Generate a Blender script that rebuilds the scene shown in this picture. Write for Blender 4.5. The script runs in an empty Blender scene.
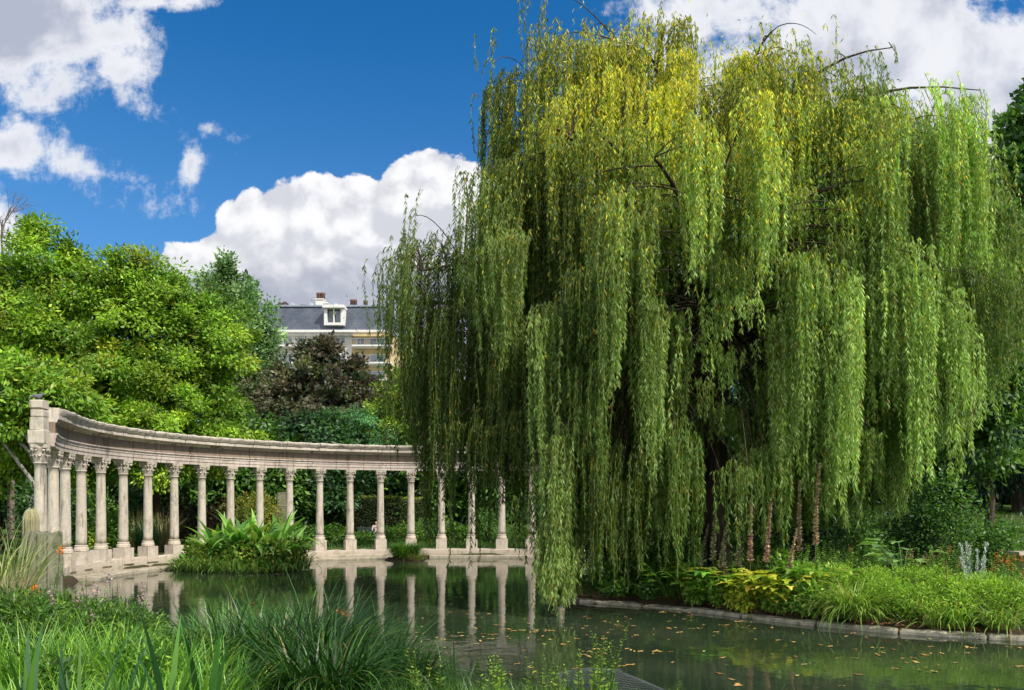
import bpy, bmesh, math, random
import numpy as np
from mathutils import Vector, Matrix
R = math.radians
rng = np.random.default_rng(7)
random.seed(7)
scene = bpy.context.scene
col = scene.collection
EYE = 2.49; F = 796.0; HY = 508.0          # eye height over the water, focal length in pixels, horizon row

def W(px, py, z=0.3):                       # where a ray through a picture point meets height z
    d = (EYE - z) * F / (py - HY)
    return ((px - 512) / F * d, d)
def WX(px, d): return (px - 512) / F * d
def WZ(py, d): return EYE + (HY - py) / F * d

# ------------------------------------------------------------------ objects
def tag(o, label=None, cat=None, group=None, kind=None):
    if label: o['label'] = label
    if cat: o['category'] = cat
    if group: o['group'] = group
    if kind: o['kind'] = kind
    return o
def empty(name, loc=(0, 0, 0), rz=0.0):
    o = bpy.data.objects.new(name, None); col.objects.link(o)
    o.location = loc; o.rotation_euler = (0, 0, rz); o.empty_display_size = 0.2
    return o
def link(name, me, mat=None, parent=None):
    if mat is not None and len(me.materials) == 0: me.materials.append(mat)
    o = bpy.data.objects.new(name, me); col.objects.link(o)
    if parent is not None: o.parent = parent
    return o
def copy_tree(o, parent=None):
    c = o.copy(); col.objects.link(c); c.parent = parent
    for ch in [x for x in bpy.data.objects if x.parent == o]: copy_tree(ch, c)
    return c
def mesh_np(name, V, Fc, C=None, smooth=False):
    """V (n,3); Fc (m,k) faces of k corners; C (n,3) point colours"""
    me = bpy.data.meshes.new(name)
    V = np.asarray(V, np.float32); Fc = np.asarray(Fc, np.int32)
    m, k = Fc.shape
    me.vertices.add(len(V)); me.vertices.foreach_set('co', V.ravel())
    me.loops.add(m * k); me.loops.foreach_set('vertex_index', Fc.ravel())
    me.polygons.add(m); me.polygons.foreach_set('loop_start', np.arange(0, m * k, k, dtype=np.int32))
    if smooth: me.polygons.foreach_set('use_smooth', np.ones(m, bool))
    if C is not None:
        a = me.color_attributes.new('Col', 'FLOAT_COLOR', 'POINT')
        c4 = np.ones((len(V), 4), np.float32); c4[:, :3] = np.clip(C, 0, 1)
        a.data.foreach_set('color', c4.ravel())
    me.update(calc_edges=True)
    return me
class Acc:
    def __init__(s): s.V = []; s.F = []; s.C = []; s.n = 0
    def add(s, V, Fc, C=None):
        V = np.asarray(V, float).reshape(-1, 3); Fc = np.asarray(Fc, int)
        s.V.append(V); s.F.append(Fc + s.n); s.n += len(V)
        if C is None: C = np.ones((len(V), 3)) * .1
        C = np.asarray(C, float)
        if C.ndim == 1: C = np.tile(C, (len(V), 1))
        s.C.append(C)
    def build(s, name, mat, parent=None, smooth=False):
        return link(name, mesh_np(name, np.vstack(s.V), np.vstack(s.F), np.vstack(s.C), smooth), mat, parent)

def unit(a): return a / np.maximum(np.linalg.norm(a, axis=-1, keepdims=True), 1e-9)

# ------------------------------------------------------------------ materials
class NT:
    def __init__(s, nt): s.nt = nt; s.N = nt.nodes; s.L = nt.links
    def node(s, typ, ins=None, **props):
        n = s.N.new(typ)
        for k, v in props.items(): setattr(n, k, v)
        for k, v in (ins or {}).items():
            if isinstance(v, bpy.types.NodeSocket): s.L.new(v, n.inputs[k])
            else: n.inputs[k].default_value = v
        return n
    def m(s, op, a, b=None, c=None, clamp=False):
        n = s.N.new('ShaderNodeMath'); n.operation = op; n.use_clamp = clamp
        for i, v in enumerate((a, b, c)):
            if v is None: continue
            if isinstance(v, bpy.types.NodeSocket): s.L.new(v, n.inputs[i])
            else: n.inputs[i].default_value = v
        return n.outputs[0]
    def mix(s, f, a, b, mode='MIX'):
        n = s.N.new('ShaderNodeMix'); n.data_type = 'RGBA'; n.blend_type = mode
        for i, v in ((0, f), (6, a), (7, b)):
            if isinstance(v, bpy.types.NodeSocket): s.L.new(v, n.inputs[i])
            elif i == 0: n.inputs[i].default_value = v
            else: n.inputs[i].default_value = (*v, 1)
        return n.outputs[2]
    def smooth(s, v, a, b):
        n = s.N.new('ShaderNodeMapRange'); n.interpolation_type = 'SMOOTHSTEP'
        s.L.new(v, n.inputs[0]); n.inputs[1].default_value = a; n.inputs[2].default_value = b
        return n.outputs[0]
    def noise(s, vec, scale, detail=4, rough=.55, dist=0., dim='3D'):
        n = s.node('ShaderNodeTexNoise', noise_dimensions=dim, ins={'Scale': scale, 'Detail': detail, 'Roughness': rough, 'Distortion': dist})
        if vec is not None: s.L.new(vec, n.inputs['Vector'])
        return n.outputs['Fac']
def newmat(name):
    m = bpy.data.materials.new(name); m.use_nodes = True
    t = NT(m.node_tree); t.N.clear()
    out = t.node('ShaderNodeOutputMaterial')
    return m, t, out

def leaf_mat(name, trans=.35, rough=.45, spec=.35, var=.25, tr_tint=(1.15, 1.3, .45)):
    m, t, out = newmat(name)
    att = t.node('ShaderNodeAttribute', attribute_name='Col')
    geo = t.node('ShaderNodeNewGeometry')
    n = t.noise(geo.outputs['Position'], 1.3, 3)
    f = t.m('MULTIPLY_ADD', n, 2 * var, 1 - var)
    comb = t.node('ShaderNodeCombineColor', {0: f, 1: f, 2: f})
    c = t.mix(1.0, att.outputs['Color'], comb.outputs[0], 'MULTIPLY')
    p = t.node('ShaderNodeBsdfPrincipled', {'Base Color': c, 'Roughness': rough, 'Specular IOR Level': spec})
    c2 = t.mix(1.0, c, tr_tint, 'MULTIPLY')
    tr = t.node('ShaderNodeBsdfTranslucent', {'Color': c2})
    mx = t.node('ShaderNodeMixShader', {0: trans, 1: p.outputs[0], 2: tr.outputs[0]})
    t.L.new(mx.outputs[0], out.inputs[0])
    return m
def solid_mat(name, c1, c2, scale=3, rough=.8, bump=.3, bscale=12, spec=.3, metal=0., streak=False, detail=5, dist=.01):
    m, t, out = newmat(name)
    tc = t.node('ShaderNodeTexCoord')
    v = tc.outputs['Object']
    if streak:
        mp = t.node('ShaderNodeMapping', {'Vector': v, 'Scale': (1, 1, .15)}); v = mp.outputs[0]
    n = t.noise(v, scale, detail, .6)
    f = t.smooth(n, .35, .65)
    c = t.mix(f, c1, c2)
    b = t.node('ShaderNodeBump', {'Strength': bump, 'Distance': dist, 'Height': t.noise(v, bscale, 6, .65)})
    p = t.node('ShaderNodeBsdfPrincipled', {'Base Color': c, 'Roughness': rough, 'Specular IOR Level': spec, 'Metallic': metal, 'Normal': b.outputs[0]})
    t.L.new(p.outputs[0], out.inputs[0])
    return m
def stone_mat(name, base, dark, moss, moss_amt=.5, dark_amt=.5, joint=None, black=0.):
    """weathered limestone: blotches, rain streaks, lichen; position based so that no two columns match"""
    m, t, out = newmat(name)
    geo = t.node('ShaderNodeNewGeometry'); pos = geo.outputs['Position']
    big = t.noise(pos, .9, 5, .65)
    mid = t.noise(pos, 5., 6, .7)
    fine = t.noise(pos, 38., 4, .7)
    mp = t.node('ShaderNodeMapping', {'Vector': pos, 'Scale': (5., 5., .55)})
    stk = t.noise(mp.outputs[0], 1.3, 5, .65)
    c = t.mix(t.smooth(mid, .3, .7), tuple(x * .86 for x in base), tuple(min(1, x * 1.1) for x in base))
    c = t.mix(t.m('MULTIPLY', t.smooth(stk, .52, .72), dark_amt), c, dark)
    c = t.mix(t.m('MULTIPLY', t.smooth(fine, .6, .75), .35), c, tuple(x * .35 for x in base))
    pit = t.m('MULTIPLY', t.smooth(mid, .6, .7), t.smooth(big, .45, .6))
    c = t.mix(t.m('MULTIPLY', pit, .55), c, dark)
    mos = t.m('MULTIPLY', t.smooth(t.noise(pos, 2.1, 6, .7), .52, .68), moss_amt)
    c = t.mix(mos, c, moss)
    up = t.node('ShaderNodeSeparateXYZ', {0: geo.outputs['Normal']})
    upf = t.m('MULTIPLY', t.smooth(up.outputs[2], .5, .95), t.smooth(mid, .42, .6))
    c = t.mix(t.m('MULTIPLY', upf, .6), c, dark)
    # wet foot near the water
    sep = t.node('ShaderNodeSeparateXYZ', {0: pos})
    wet = t.m('SUBTRACT', 1.0, t.smooth(sep.outputs[2], .02, .5))
    c = t.mix(t.m('MULTIPLY', wet, t.m('MULTIPLY', t.smooth(mid, .3, .6), .55)), c, tuple(x * .7 for x in moss))
    h = t.m('ADD', t.m('MULTIPLY', mid, .7), t.m('MULTIPLY', fine, .4))
    if joint:
        ang_ = t.m('ARCTAN2', t.m('SUBTRACT', sep.outputs[1], 29.13), t.m('SUBTRACT', sep.outputs[0], -2.385))
        fr = t.m('FRACT', t.m('ADD', t.m('MULTIPLY', ang_, joint), .3))
        jl = t.m('LESS_THAN', t.m('ABSOLUTE', t.m('SUBTRACT', fr, .5)), .009)
        c = t.mix(t.m('MULTIPLY', jl, .8), c, tuple(x * .12 for x in base))
        tone = t.m('FRACT', t.m('MULTIPLY', t.m('FLOOR', t.m('ADD', t.m('MULTIPLY', ang_, joint), .3)), .618))
        tn_ = t.m('MULTIPLY_ADD', tone, .24, .84); cc_ = t.node('ShaderNodeCombineColor', {0: tn_, 1: tn_, 2: tn_})
        c = t.mix(1.0, c, cc_.outputs[0], 'MULTIPLY')
    if black:
        bk = t.smooth(t.noise(pos, 1.5, 7, .75), .56, .63)
        c = t.mix(t.m('MULTIPLY', bk, black), c, (.05, .045, .042))
    b = t.node('ShaderNodeBump', {'Strength': .7, 'Distance': .02, 'Height': h})
    p = t.node('ShaderNodeBsdfPrincipled', {'Base Color': c, 'Roughness': .88, 'Specular IOR Level': .2, 'Normal': b.outputs[0]})
    t.L.new(p.outputs[0], out.inputs[0])
    return m

MAT = {}
MAT['leaf'] = leaf_mat('foliage')
MAT['willow'] = leaf_mat('willow foliage', trans=.42, rough=.5, spec=.22, var=.32)
MAT['blade'] = leaf_mat('blades', trans=.3, rough=.4, spec=.4, var=.2)
MAT['dry'] = leaf_mat('dry petals', trans=.25, rough=.8, spec=.1, var=.2, tr_tint=(1.1, 1., .8))
MAT['bark'] = solid_mat('bark', (.045, .032, .022), (.12, .095, .07), 4, .95, 1., 14, .1, streak=True, dist=.05)
MAT['palebark'] = solid_mat('pale bark', (.22, .2, .17), (.42, .4, .36), 3, .95, .8, 14, .1, streak=True, dist=.03)
MAT['twig'] = solid_mat('twig', (.13, .1, .035), (.2, .16, .06), 3, .8, .2, 10)
MAT['stone'] = stone_mat('limestone', (.56, .495, .40), (.19, .165, .14), (.2, .19, .09), .35, .9, black=.3)
MAT['friezestone'] = stone_mat('shade-painted stained limestone', (.27, .205, .155), (.09, .075, .06), (.17, .15, .08), .4, .9, joint=8.51)  # brown staining, with the cornice's shadow also darkened into the colour
MAT['cornicestone'] = stone_mat('cornice limestone', (.60, .53, .44), (.17, .14, .12), (.2, .19, .09), .4, .8, joint=7.3, black=.75)
MAT['archistone'] = stone_mat('architrave limestone', (.58, .49, .42), (.2, .16, .14), (.2, .19, .09), .3, .8, joint=8.51, black=.35)
MAT['fragment'] = stone_mat('lichened limestone', (.33, .30, .17), (.1, .1, .06), (.13, .15, .05), .9, .9)
MAT['stone2'] = stone_mat('limestone plinth', (.58, .5, .41), (.2, .17, .13), (.2, .19, .08), .5, .5)
MAT['mossstone'] = stone_mat('mossy stone', (.22, .21, .15), (.04, .042, .03), (.075, .1, .03), 1., .9)
MAT['kerb'] = stone_mat('kerb stone', (.52, .46, .37), (.13, .11, .08), (.12, .14, .05), 1., .8, black=.6)

# ------------------------------------------------------------------ camera, light, sky
cam = bpy.data.cameras.new('camera'); camo = bpy.data.objects.new('camera', cam); col.objects.link(camo)
camo.location = (0, 0, EYE); camo.rotation_euler = (R(90), 0, 0)
cam.sensor_width = 36; cam.lens = 36 * F / 1024; cam.shift_y = (HY - 345) / 1024
cam.clip_start = .1; cam.clip_end = 3000
scene.camera = camo
scene.view_settings.view_transform = 'Standard'; scene.view_settings.look = 'None'; scene.view_settings.exposure = 0

to_sun = Vector((.66, -.56, 1.0)).normalized()
sun = bpy.data.lights.new('sun', 'SUN'); sun.energy = 5.0; sun.angle = R(.5); sun.color = (1., .94, .84)
suno = bpy.data.objects.new('sun', sun); col.objects.link(suno)
suno.rotation_euler = to_sun.to_track_quat('Z', 'Y').to_euler()
suno.location = (20, -20, 40)

world = bpy.data.worlds.new('World'); scene.world = world; world.use_nodes = True
world.cycles.sampling_method = 'MANUAL'; world.cycles.sample_map_resolution = 256
t = NT(world.node_tree); t.N.clear()
wout = t.node('ShaderNodeOutputWorld')
sky = t.node('ShaderNodeTexSky'); sky.sky_type = 'NISHITA'; sky.sun_disc = False
sky.sun_elevation = math.asin(to_sun.z); sky.sun_rotation = math.atan2(to_sun.x, to_sun.y)
sky.air_density = 1.0; sky.dust_density = .3; sky.ozone_density = 3.0
tc = t.node('ShaderNodeTexCoord'); D = tc.outputs['Generated']
sp = t.node('ShaderNodeSeparateXYZ', {0: D})
dy = t.m('MAXIMUM', sp.outputs[1], .12)
u = t.m('DIVIDE', sp.outputs[0], dy); v = t.m('DIVIDE', sp.outputs[2], dy)
front = t.smooth(sp.outputs[1], .12, .3)
uv = t.node('ShaderNodeCombineXYZ', {0: u, 1: v, 2: 0.}).outputs[0]
def blobs(lst, ou=0., ov=0.):
    """union of soft ellipses on the sky, rows of (px, py, rx, ry, tilt) measured from the photograph's bearing and elevation"""
    acc = None
    for (px, py, rx, ry, rot) in lst:
        cu, cv = (px - 512) / F, (HY - py) / F
        du = t.m('SUBTRACT', u, cu + ou); dv = t.m('SUBTRACT', v, cv + ov)
        c, s_ = math.cos(R(rot)), math.sin(R(rot))
        a = t.m('ADD', t.m('MULTIPLY', du, c * F / rx), t.m('MULTIPLY', dv, s_ * F / rx))
        b = t.m('ADD', t.m('MULTIPLY', du, -s_ * F / ry), t.m('MULTIPLY', dv, c * F / ry))
        d = t.m('SUBTRACT', 1.0, t.m('SQRT', t.m('ADD', t.m('MULTIPLY', a, a), t.m('MULTIPLY', b, b))))
        # keep edge falloff comparable whatever the size
        d = t.m('MULTIPLY', d, min(1.6, max(.42, min(rx, ry) / 55)))
        acc = d if acc is None else t.m('SMOOTH_MAX', acc, d, .12)
    return acc
CUM = [(432, 198, 62, 46, 0), (385, 215, 55, 36, 0), (335, 232, 75, 58, 10), (275, 232, 60, 50, 0), (238, 262, 46, 44, 0), (188, 262, 42, 22, 0),
       (260, 320, 95, 60, 0), (470, 235, 90, 60, 0), (360, 300, 170, 80, 0), (560, 290, 170, 110, 0)]
WSP = [(-10, 15, 150, 85, -8), (55, 80, 75, 38, -15), (105, 35, 60, 38, 0), (135, 98, 62, 20, -32), (120, 70, 40, 30, -20), (150, 3, 70, 9, 0), (208, 128, 22, 10, -15), (190, 164, 11, 16, -20),
       (10, 148, 95, 30, -12), (85, 172, 75, 27, -12), (-5, 225, 42, 40, 0), (700, 12, 105, 36, 0), (900, 40, 130, 95, 0), (985, 90, 100, 100, 0), (830, 60, 80, 55, -20), (660, 60, 80, 40, 0),
       (760, 90, 200, 60, 0)]
warp = t.node('ShaderNodeTexNoise', {'Vector': uv, 'Scale': 6., 'Detail': 3.}).outputs['Color']
wv = t.node('ShaderNodeVectorMath', {0: warp, 1: (.5, .5, .5)}, operation='SUBTRACT').outputs[0]
wv = t.node('ShaderNodeVectorMath', {0: wv, 'Scale': .05}, operation='SCALE').outputs[0]
uvw = t.node('ShaderNodeVectorMath', {0: uv, 1: wv}, operation='ADD').outputs[0]
def puff(vec):
    a = t.node('ShaderNodeTexVoronoi', {'Vector': vec, 'Scale': 13.}, feature='SMOOTH_F1', voronoi_dimensions='2D'); a.inputs['Smoothness'].default_value = .25
    b = t.node('ShaderNodeTexVoronoi', {'Vector': vec, 'Scale': 31.}, feature='SMOOTH_F1', voronoi_dimensions='2D'); b.inputs['Smoothness'].default_value = .25
    n = t.noise(vec, 9., 5, .62, dim='2D')
    x = t.m('ADD', t.m('MULTIPLY', a.outputs['Distance'], -.42), t.m('MULTIPLY', b.outputs['Distance'], -.22))
    x = t.m('ADD', x, t.m('MULTIPLY', t.m('SUBTRACT', n, .5), 1.25))
    return t.m('ADD', x, .33)
off = t.node('ShaderNodeVectorMath', {0: uvw, 1: (.012, .02, 0)}, operation='ADD').outputs[0]
pf = puff(uvw); pf2 = puff(off)
dc = t.m('ADD', blobs(CUM), t.m('MULTIPLY', pf, .75))
dw = t.m('ADD', blobs(WSP), t.m('MULTIPLY', t.m('SUBTRACT', t.noise(uvw, 7., 7, .68, dim='2D'), .5), 2.3))
ac = t.m('MULTIPLY', t.smooth(dc, .02, .10), front)
aw = t.m('MULTIPLY', t.smooth(dw, -.02, .5), front)
# elsewhere in the sky: unseen bright clouds, spread and brightened as fill light
an = t.m('MULTIPLY', t.smooth(t.noise(D, 3.2, 4, .6), .36, .52), t.m('SUBTRACT', 1.0, front))
lit = t.smooth(t.m('SUBTRACT', pf, pf2), -.22, .3)
base_grey = t.smooth(v, .255, .345)                # the cumulus has a grey flat base
base_n = t.m('ADD', base_grey, t.m('MULTIPLY', t.m('SUBTRACT', t.noise(uvw, 8., 4, .6, dim='2D'), .5), .9))
shade = t.m('MULTIPLY', t.m('MULTIPLY_ADD', lit, .35, .65), t.m('MULTIPLY_ADD', t.smooth(base_n, .0, .75), .48, .52))
shade = t.m('MULTIPLY', shade, t.m('MULTIPLY_ADD', t.smooth(v, .215, .25), -.12, 1.12))
cumcol = t.mix(t.smooth(shade, .38, 1.0), (4.6, 4.9, 5.9), (10.0, 10.0, 10.2))
wn = t.smooth(t.noise(uvw, 4.2, 5, .6, dim='2D'), .34, .58)
deep = t.smooth(dw, .25, .95)
wcol = t.mix(t.m('MULTIPLY', wn, deep), (9.4, 9.45, 9.8), (4.9, 5.2, 6.3))
skyc = t.mix(1.0, sky.outputs[0], (.17, .93, 1.45), 'MULTIPLY')
haze = t.m('SUBTRACT', 1.0, t.smooth(sp.outputs[2], .0, .55))
skyc = t.mix(t.m('MULTIPLY', haze, .38), skyc, (4.2, 6.0, 8.2))
c = t.mix(an, skyc, (13.5, 13.5, 14.))
c = t.mix(t.m('MULTIPLY', aw, .93), c, wcol)
c = t.mix(ac, c, cumcol)
bg = t.node('ShaderNodeBackground', {'Color': c, 'Strength': .1})
t.L.new(bg.outputs[0], wout.inputs[0])

# ------------------------------------------------------------------ generic geometry
QF = np.array([[0, 1, 2, 3]])
def leaves(acc, P, Dr, L, Wd, C, up=None, spread=1.0, fold=0.0):
    """a lozenge leaf per point"""
    n = len(P)
    if n == 0: return
    Dr = unit(Dr)
    Nn = rng.normal(size=(n, 3)) * spread
    if up is not None: Nn = Nn + up
    S = unit(np.cross(Dr, Nn))
    L = np.broadcast_to(L, (n,))[:, None]; Wd = np.broadcast_to(Wd, (n,))[:, None]
    V = np.empty((n, 4, 3))
    V[:, 0] = P; V[:, 1] = P + Dr * L * .42 + S * Wd * .5
    V[:, 2] = P + Dr * L; V[:, 3] = P + Dr * L * .42 - S * Wd * .5
    if fold:
        V[:, 2, 2] -= (L * fold)[:, 0]
    Fc = np.arange(4 * n).reshape(n, 4)
    acc.add(V.reshape(-1, 3), Fc, np.repeat(C, 4, axis=0))

def tube(acc, pts, rad, sides=6, C=(.1, .1, .1)):
    pts = np.asarray(pts, float); k = len(pts)
    rad = np.broadcast_to(rad, (k,))
    T = unit(np.gradient(pts, axis=0))
    ref = np.array([0, 0, 1.]) if abs(T[0, 2]) < .9 else np.array([1., 0, 0])
    A = unit(np.cross(T, ref)); B = np.cross(T, A)
    an_ = np.linspace(0, 2 * np.pi, sides, endpoint=False)
    V = pts[:, None] + rad[:, None, None] * (A[:, None] * np.cos(an_)[None, :, None] + B[:, None] * np.sin(an_)[None, :, None])
    i = np.arange(k - 1)[:, None] * sides; j = np.arange(sides)[None]; j2 = (j + 1) % sides
    Fc = np.stack([i + j, i + j2, i + sides + j2, i + sides + j], -1).reshape(-1, 4)
    acc.add(V.reshape(-1, 3), Fc, C)
def bez(a, b, c, n=9):
    tt = np.linspace(0, 1, n)[:, None]
    return (1 - tt) ** 2 * a + 2 * tt * (1 - tt) * b + tt ** 2 * c

def blades(acc, P, az, lean, H, Wd, C, k=7, droop=1.0, prof='grass', tipc=None):
    """ribbons: start P, azimuth az, lean, length H, width Wd, droop bends them over"""
    n = len(P)
    s = np.linspace(0, 1, k)[None, :]
    az = az[:, None]; lean = lean[:, None]; H = np.broadcast_to(H, (n,))[:, None]; dr = np.broadcast_to(droop, (n,))[:, None]
    ang = lean + dr * s ** 1.6                      # angle from vertical grows along blade
    ds = H / (k - 1)
    hx = np.cumsum(np.sin(ang) * ds, 1) - np.sin(ang[:, :1]) * ds
    hz = np.cumsum(np.cos(ang) * ds, 1) - np.cos(ang[:, :1]) * ds
    ctr = np.stack([P[:, 0:1] + hx * np.cos(az), P[:, 1:2] + hx * np.sin(az), P[:, 2:3] + hz], -1)
    if prof == 'grass': w = np.clip(1 - s ** 2.2, .04, 1) * np.minimum(1, .5 + s * 3)
    elif prof == 'leaf': w = np.clip(np.sin(np.pi * np.clip((s - .22) / .78, 0, 1) ** .8), .07, 1)
    else: w = np.clip(np.sin(np.pi * s ** .75), .05, 1)
    Wd = np.broadcast_to(Wd, (n,))[:, None]
    tw = rng.normal(size=(n, 1)) * .5
    side = np.stack([-np.sin(az + tw), np.cos(az + tw), np.zeros_like(az)], -1) * (Wd * w * .5)[..., None]
    V = np.stack([ctr - side, ctr + side], 2)       # n,k,2,3
    if prof != 'grass': V[:, :, :, 2] += (np.abs(Wd) * w * .12)[..., None]
    base = (np.arange(n) * k * 2)[:, None] + (np.arange(k - 1) * 2)[None]
    Fc = np.stack([base, base + 1, base + 3, base + 2], -1).reshape(-1, 4)
    C = np.asarray(C, float)
    if C.ndim == 1: C = np.tile(C, (n, 1))
    Cc = np.repeat(C[:, None], k, 1)
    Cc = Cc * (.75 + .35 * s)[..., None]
    if tipc is not None:
        f = (s ** 5)[..., None] * .8
        Cc = Cc * (1 - f) + np.asarray(tipc) * f
    Cc = np.repeat(Cc[:, :, None], 2, 2).reshape(-1, 3)
    acc.add(V.reshape(-1, 3), Fc, Cc)

def vary(c, n, amt=.25, hue=.12):
    c = np.asarray(c, float)
    b = np.exp(rng.normal(size=(n, 1)) * amt)
    h = 1 + rng.normal(size=(n, 3)) * hue * np.array([1, .4, .8])
    return np.clip(c * b * h, .003, .9)
def pick(cols, n, w=None):
    cols = np.asarray(cols, float)
    return cols[rng.choice(len(cols), n, p=w)]

def prism(bm, x0, x1, y0, y1, z0, z1, M=None, bev=0.):
    r = bmesh.ops.create_cube(bm, size=1.0)
    for v_ in r['verts']:
        v_.co = Vector(((x0 + x1) / 2 + v_.co.x * (x1 - x0), (y0 + y1) / 2 + v_.co.y * (y1 - y0), (z0 + z1) / 2 + v_.co.z * (z1 - z0)))
    if bev:
        es = list({e for v_ in r['verts'] for e in v_.link_edges})
        o = bmesh.ops.bevel(bm, geom=es, offset=bev, segments=2, affect='EDGES', profile=.6)
        vs = list({v_ for f in o['faces'] for v_ in f.verts} | {v_ for v_ in r['verts'] if v_.is_valid})
    else: vs = r['verts']
    if M is not None: bmesh.ops.transform(bm, matrix=M, verts=[v_ for v_ in vs if v_.is_valid])
def lathe(bm, prof, seg=24, M=None):
    rings = []
    for (r, z) in prof:
        rings.append([bm.verts.new((r * math.cos(2 * math.pi * i / seg), r * math.sin(2 * math.pi * i / seg), z)) for i in range(seg)])
    for a, b in zip(rings, rings[1:]):
        for i in range(seg):
            f = bm.faces.new((a[i], a[(i + 1) % seg], b[(i + 1) % seg], b[i])); f.smooth = True
    bm.faces.new(rings[-1]); bm.faces.new(list(reversed(rings[0])))
    if M is not None:
        for r in rings:
            for v_ in r: v_.co = M @ v_.co
def bm_obj(name, bm, mat, parent=None, loc=None, rz=0, rough=0.):
    if rough:
        for v_ in bm.verts:
            v_.co += Vector((random.gauss(0, rough), random.gauss(0, rough), random.gauss(0, rough)))
    bmesh.ops.recalc_face_normals(bm, faces=bm.faces)
    me = bpy.data.meshes.new(name); bm.to_mesh(me); bm.free()
    o = link(name, me, mat, parent)
    if loc is not None: o.location = loc
    o.rotation_euler = (0, 0, rz)
    return o

# ------------------------------------------------------------------ ground and pond
EC = np.array([-2.385, 29.13]); ERX, ERY = 13.09, 11.36
def ell(tt, off=0.):                 # a point of the colonnade's curve, off metres towards the pond
    x = EC[0] + ERX * math.cos(tt); y = EC[1] + ERY * math.sin(tt)
    nx, ny = math.cos(tt) / ERX, math.sin(tt) / ERY
    l = math.hypot(nx, ny)
    return np.array([x - off * nx / l, y - off * ny / l])
def ell_rot(tt):
    nx, ny = math.cos(tt) / ERX, math.sin(tt) / ERY
    return math.atan2(-ny, -nx)      # faces the pond
T0, DT = 3.42567, .11754
arc = [ell(a, .45) for a in np.linspace(3.56, .55, 44)]
bank = [(6.5, 33.5), (3.2, 29), (1.3, 25), (1.0, 22.2), (2.0, 20.9), (4.0, 19.8), (5.2, 18.3), (7.2, 16.1), (9.6, 15.0), (14, 13.9), (22, 12.4), (30, 9), (32, 2), (16, 1.5),
        (6.5, 5.2), (3.4, 7.6), (.6, 9.2), (-2.6, 10.6), (-5.6, 13.0), (-8.4, 16.6), (-11.2, 20.4)]
POLY = np.array([tuple(a) for a in arc] + bank)
def pond_sd(X, Y):
    """signed distance, negative inside the pond"""
    P = np.stack([X, Y], -1)[..., None, :]
    A = POLY; B = np.roll(POLY, -1, 0); AB = B - A
    AP = P - A
    tt = np.clip((AP * AB).sum(-1) / (AB * AB).sum(-1), 0, 1)
    d = np.sqrt((((AP - tt[..., None] * AB)) ** 2).sum(-1)).min(-1)
    x = X[..., None]; y = Y[..., None]
    cond = ((A[:, 1] > y) != (B[:, 1] > y))
    xi = (B[:, 0] - A[:, 0]) * (y - A[:, 1]) / np.where(B[:, 1] == A[:, 1], 1e-9, B[:, 1] - A[:, 1]) + A[:, 0]
    ins = (np.sum(cond & (x < xi), -1) % 2) == 1
    return np.where(ins, -d, d)
ISLE = (-10.4, 32.6, 2.3)
def gz(X, Y):
    X = np.asarray(X, float); Y = np.asarray(Y, float)
    d = pond_sd(X, Y)
    z = np.where(d > 0, .16 + .34 * (1 - np.exp(-d / 1.6)), np.maximum(-.7, -.02 + d * 1.3))
    z = z + np.where(d > 0, 1, 0) * .5 * np.exp(-(((X + 1) / 9) ** 2 + ((Y - 4) / 5) ** 2)) * np.clip(d / 2, 0, 1)
    # the ground on the far right climbs to a lawn
    z = z + np.where(d > 0, 1, 0) * 2.15 * np.clip((Y - 24) / 24, 0, 1) ** 1.2 * np.clip((X - 12) / 10, 0, 1)
    i = np.hypot((X - ISLE[0]) / ISLE[2], (Y - ISLE[1]) / (ISLE[2] * .6))
    z = np.maximum(z, np.where(i < 1.6, .28 - .5 * i ** 3, -5))
    i = np.hypot((X + 5.1) / 1.3, (Y - 38.2) / .9)
    z = np.maximum(z, np.where(i < 1.6, .2 - .3 * i ** 3, -5))
    return z + np.where(d > 0, 1, 0) * .05 * np.sin(X * 1.3) * np.sin(Y * .9)
def gzf(x, y): return float(gz(np.array([x]), np.array([y]))[0])
gx = np.concatenate([np.linspace(-900, -60, 12), np.arange(-50, 50.1, .55), np.linspace(60, 900, 12)])
gy = np.concatenate([np.linspace(-300, -20, 8), np.arange(-10, 70.1, .55), np.linspace(80, 1500, 14)])
GX, GY = np.meshgrid(gx, gy)
GZ = gz(GX, GY)
nx_, ny_ = len(gx), len(gy)
ii = (np.arange(ny_ - 1)[:, None] * nx_ + np.arange(nx_ - 1)[None])
Fg = np.stack([ii, ii + 1, ii + nx_ + 1, ii + nx_], -1).reshape(-1, 4)
m, t, out = newmat('ground')
geo = t.node('ShaderNodeNewGeometry'); pos = geo.outputs['Position']
g1 = t.mix(t.smooth(t.noise(pos, .6, 6, .6), .35, .65), (.045, .085, .018), (.085, .15, .028))
g1 = t.mix(t.m('MULTIPLY', t.smooth(t.noise(pos, 9, 6, .7), .5, .75), .5), g1, (.02, .035, .01))
soil = t.mix(t.noise(pos, 6, 6, .7), (.035, .025, .015), (.09, .065, .04))
s3 = t.node('ShaderNodeSeparateXYZ', {0: pos})
g1 = t.mix(t.m('MULTIPLY', t.smooth(t.noise(pos, .35, 4, .6), .5, .62), .55), g1, soil)
low = t.m('SUBTRACT', 1., t.smooth(s3.outputs[2], .12, .3))
g1 = t.mix(low, g1, soil)
bmp = t.node('ShaderNodeBump', {'Strength': .8, 'Distance': .05, 'Height': t.noise(pos, 22, 6, .7)})
p = t.node('ShaderNodeBsdfPrincipled', {'Base Color': g1, 'Roughness': .95, 'Specular IOR Level': .1, 'Normal': bmp.outputs[0]})
t.L.new(p.outputs[0], out.inputs[0]); MAT['ground'] = m
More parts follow.
